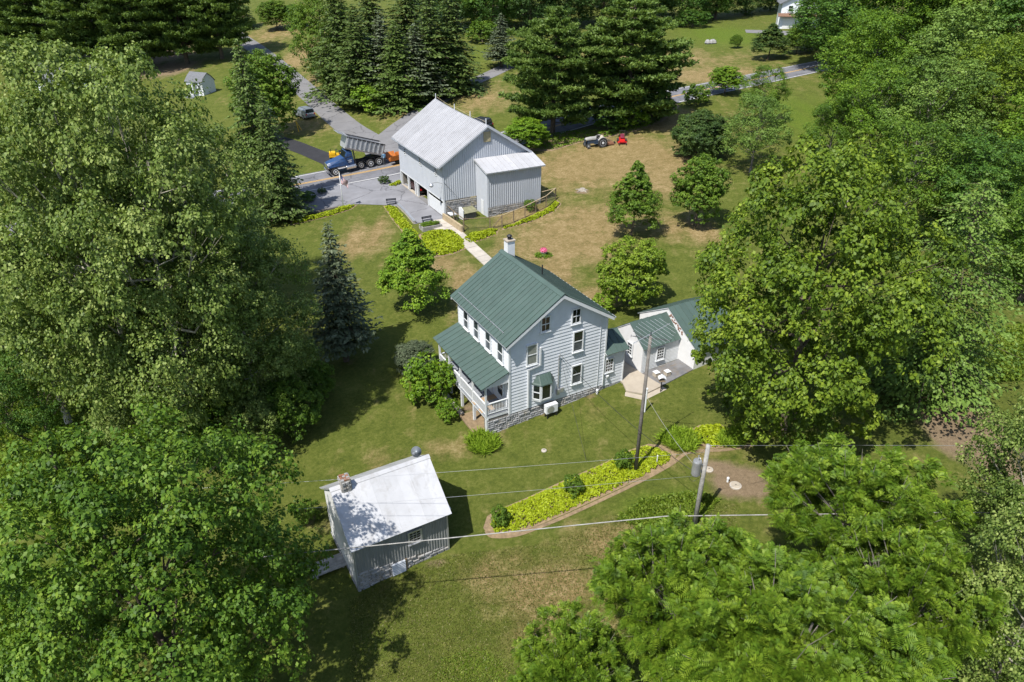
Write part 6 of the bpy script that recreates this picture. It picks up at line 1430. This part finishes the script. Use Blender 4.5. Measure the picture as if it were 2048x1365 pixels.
m = MB(); m.hexa([(-.1,-.62,.1),(.55,-.62,.1),(.55,.62,.1),(-.1,.62,.1),(-.05,-.6,.28),(.5,-.6,.28),(.5,.6,.28),(-.05,.6,.28)]); m.build('deck', M['red'], RM, bevel=.03)
loft([(-.75,.3,.75,.42,.36),(-.2,.3,.7,.42,.36),(.3,.3,.5,.36,.3),(.85,.28,.42,.28,.22)], M['red'], 'body', RM, .05)
m = MB(); m.box(-.35,-.28,.70,.1,.28,.82); m.box(-.45,-.28,.78,-.33,.28,1.2); m.build('seat', M['magenta'], RM, bevel=.03); m = MB(); m.box(-1.0,-.35,.4,-.76,.35,.82); m.build('engine', M['blackmetal'], RM, bevel=.03)
for s in (-1, 1):
    wheel(RM, -.55, s*.55, .28, .24, .5, M['blackmetal'], 14); wheel(RM, .95, s*.48, .16, .12, .5, M['red'], 12, 'front_wheel'); m = MB(); m.bar((.5,s*.3,.35),(.95,s*.48,.36),.07); m.build('front_arm', M['red'], RM)
    m = MB(); m.tube([(.15,s*.33,.6),(.25,s*.3,.98),(.28,s*.1,1.0)], .02, 5); m.build('lap_bar', M['blackmetal'], RM)
m = MB(); m.tube([(-.6,-.4,.7),(-.6,-.4,1.55),(-.6,.4,1.55),(-.6,.4,.7)], .03, 6); m.build('roll_bar', M['blackmetal'], RM)

# ------------------------------------------------------------ people
def person(px, py, rz, label, shirt, trousers, cap=None, arms='down'):
    g_ = gp(px, py, .035); o = empty('person', g_, rz, label, 'person')
    V0 = [(0,0,.98),(0,0,1.18),(0,0,1.38),(0,0,1.50),(.01,0,1.60),(.02,0,1.70)]; E0 = [(0,1),(1,2),(2,3),(3,4),(4,5)]; R0 = [.15,.145,.165,.07,.095,.085]
    for s in (-1, 1):
        n = len(V0); V0 += [(0,s*.10,.90),(.03,s*.12,.50),(0,s*.13,.10),(.13,s*.14,.05)]; E0 += [(0,n),(n,n+1),(n+1,n+2),(n+2,n+3)]; R0 += [.105,.075,.055,.045]
        n = len(V0)
        arm = [(0,s*.20,1.40),(.0,s*.27,1.14),(.12,s*.28,.93),(.17,s*.27,.86)] if arms == 'down' else [(0,s*.20,1.40),(.12,s*.28,1.18),(.36,s*.22,1.12),(.44,s*.2,1.13)]
        V0 += arm; E0 += [(2,n),(n,n+1),(n+1,n+2),(n+2,n+3)]; R0 += [.075,.055,.042,.035]
        hx, hy, hz = arm[-1]; dx, dz = (.02,-.075) if arms == 'down' else (.075,0)
        for k, (oy, L) in enumerate(((-.03,.85),(-.01,1),(.01,.95),(.03,.75))):
            n = len(V0); V0 += [(hx+dx*L*.6,hy+oy,hz+dz*L*.6),(hx+dx*L+.01,hy+oy,hz+dz*L)]; E0 += [(n-2*k-1 if k == 0 else n-2*k-1, n),(n,n+1)]; R0 += [.011,.008]
        n = len(V0); V0 += [(hx+.035,hy-s*.03,hz-.01),(hx+.05,hy-s*.035,hz-.035)]; E0 += [(n-9,n),(n,n+1)]; R0 += [.012,.009]
    me = bpy.data.meshes.new('body'); me.from_pydata(V0, E0, [])
    m_, t, b = nodes('clothes_'+shirt[0])
    tc = t.nodes.new('ShaderNodeTexCoord'); sp_ = t.nodes.new('ShaderNodeSeparateXYZ'); t.links.new(tc.outputs['Object'], sp_.inputs[0])
    r = ramp(t, mth(t, 'MULTIPLY', sp_.outputs[2], .5), [(0, (.02,.017,.014)), (.05, trousers), (.49, shirt[1]), (.755, (.36,.20,.13))]); r.color_ramp.interpolation = 'CONSTANT'
    t.links.new(r.outputs[0], b.inputs['Base Color']); b.inputs['Roughness'].default_value = .85
    me.materials.append(m_); ob = link('body', me, None, o)
    md = ob.modifiers.new('skin', 'SKIN')
    for v, rr in zip(me.skin_vertices[0].data, R0): v.radius = (rr, rr)
    me.skin_vertices[0].data[0].use_root = True
    ob.modifiers.new('sub', 'SUBSURF').levels = 1; ob.modifiers['sub'].render_levels = 2
    m = MB(); m.lathe([(.105,0),(.11,.05),(.085,.10),(.03,.125)], 12, (.015,0,1.69)); m.build('hair' if cap is None else 'cap', cap or M['dark'], o, smooth=True)
    m = MB()
    for s in (-1, 1): m.box(.095,s*.035-.012,1.665,.112,s*.035+.012,1.68)
    m.build('eyes', M['dark'], o); m = MB(); m.hexa([(.10,-.012,1.62),(.10,.012,1.62),(.125,.01,1.62),(.125,-.01,1.62),(.10,-.006,1.66),(.10,.006,1.66),(.105,.004,1.66),(.105,-.004,1.66)]); m.build('nose', mat('skin_tone', (.36,.20,.13), .6), o)
    return o
# skin modifier needs the layer: created when the modifier is added
person(770, 330, 2.4, 'worker in a light blue shirt beside the orange paver', ('a', (.14,.30,.48)), (.06,.06,.06), arms='up')
pp = person(762, 314, 3.4, 'worker in a dark shirt with white print behind the dump body', ('b', (.025,.03,.05)), (.05,.05,.06), M['darkcar'])
m = MB(); m.box(-.175,-.09,1.22,-.168,.09,1.38); m.build('shirt_print', M['white'], pp)

# ------------------------------------------------------------ far buildings
a = gp(1557, 59); FR = math.radians(-14)
FH = empty('far_house', a, FR, 'white two-storey house with garage beyond the road at upper right', 'house')
MB().prism([(0,-1),(9,-1),(9,5.6),(4.5,7.8),(0,5.6)], .8, 10).build('wall', M['siding'], FH)
r_ = MB(); r_.prism([(-.6,5.3),(4.5,7.85),(9.6,5.3),(9.6,5.45),(4.5,8.0),(-.6,5.45)], .2, 10.5); r_.build('roof', M['shingle'], FH)
m = MB(); m.hexa([(-.6,-.5,2.75),(9,-.5,2.75),(9,.8,3.3),(-.6,.8,3.3),(-.6,-.5,2.87),(9,-.5,2.87),(9,.8,3.42),(-.6,.8,3.42)]); m.build('pent_roof', M['brownshingle'], FH)
m = MB(); m.box(-.5,-.45,-.5,-.3,-.25,2.75); m.build('porch_post', M['white'], FH)
m = MB(); m.box(.7,.7,-.2,3.2,.78,2.4); gd = m.build('garage_door', M['white'], FH)
for k in range(4): m = MB(); m.box(.75,.66,-.15+k*.63,3.15,.695,.44+k*.63); m.build('door_panel', M['stucco'], gd)
m = MB(); m.box(3.9,.7,-.2,6.4,.78,2.4); m.build('garage_door', M['white'], FH)
for x in (2.0, 4.4, 7): window(FH, '-y', .8, x, 3.8, 5.0, .9, 2, trim=.12)
# shed
a = gp(377, 190); SR = math.radians(-24)
SH = empty('garden_shed', a, SR, 'white garden shed with grey shingle roof at upper left', 'shed')
w0_, d0_, e0_, r0__ = 4.0, 3.2, 2.5, 3.9
MB().prism([(0,-.3),(d0_,-.3),(d0_,e0_),(d0_*.78,3.3),(d0_/2,r0__),(d0_*.22,3.3),(0,e0_)], 0, w0_, 'x').build('wall', M['white'], SH)
for ya, za, yb, zb in ((-.2,e0_-.1,d0_*.22,3.35),(d0_*.22,3.35,d0_/2,r0__+.05),(d0_/2,r0__+.05,d0_*.78,3.35),(d0_*.78,3.35,d0_+.2,e0_-.1)):
    m = MB(); m.hexa([(-.15,ya,za),(w0_+.15,ya,za),(w0_+.15,yb,zb),(-.15,yb,zb),(-.15,ya,za+.09),(w0_+.15,ya,za+.09),(w0_+.15,yb,zb+.09),(-.15,yb,zb+.09)]); m.build('roof_slope', M['shingle'], SH)
window(SH, '-y', -.02, .75, 1.1, 2.0, .6, 2, lights=(2,1)); window(SH, '-y', -.02, 3.25, 1.1, 2.0, .6, 2, lights=(2,1))
m = MB(); m.box(1.45,-.03,0,2.45,-.015,2.2); m.build('doorway', M['dark'], SH); m = MB(); m.box(2.42,-.9,0,2.48,-.02,2.2); m.build('open_door', M['white'], SH); m = MB(); m.box(.9,-1.9,-.3,3.2,-.05,.08); m.build('ramp', M['deckgrey'], SH)
# house glimpsed behind the sycamores
a = gp(150, 185)
GH = empty('hidden_house', a, math.radians(-12), 'grey roofed house mostly hidden behind the left sycamores', 'house')
MB().prism([(0,-1),(7,-1),(7,2.6),(3.5,4.6),(0,2.6)], -9, 9, 'x').build('wall', M['siding'], GH)
r_ = MB(); r_.prism([(-.5,2.4),(3.5,4.65),(7.5,2.4),(7.5,2.55),(3.5,4.8),(-.5,2.55)], -9.5, 9.5, 'x'); r_.build('roof', M['shingle'], GH)
for x in (-6,-2,2,6): window(GH, '-y', 0, x, .9, 2.1, 1.0, 2, trim=.12)
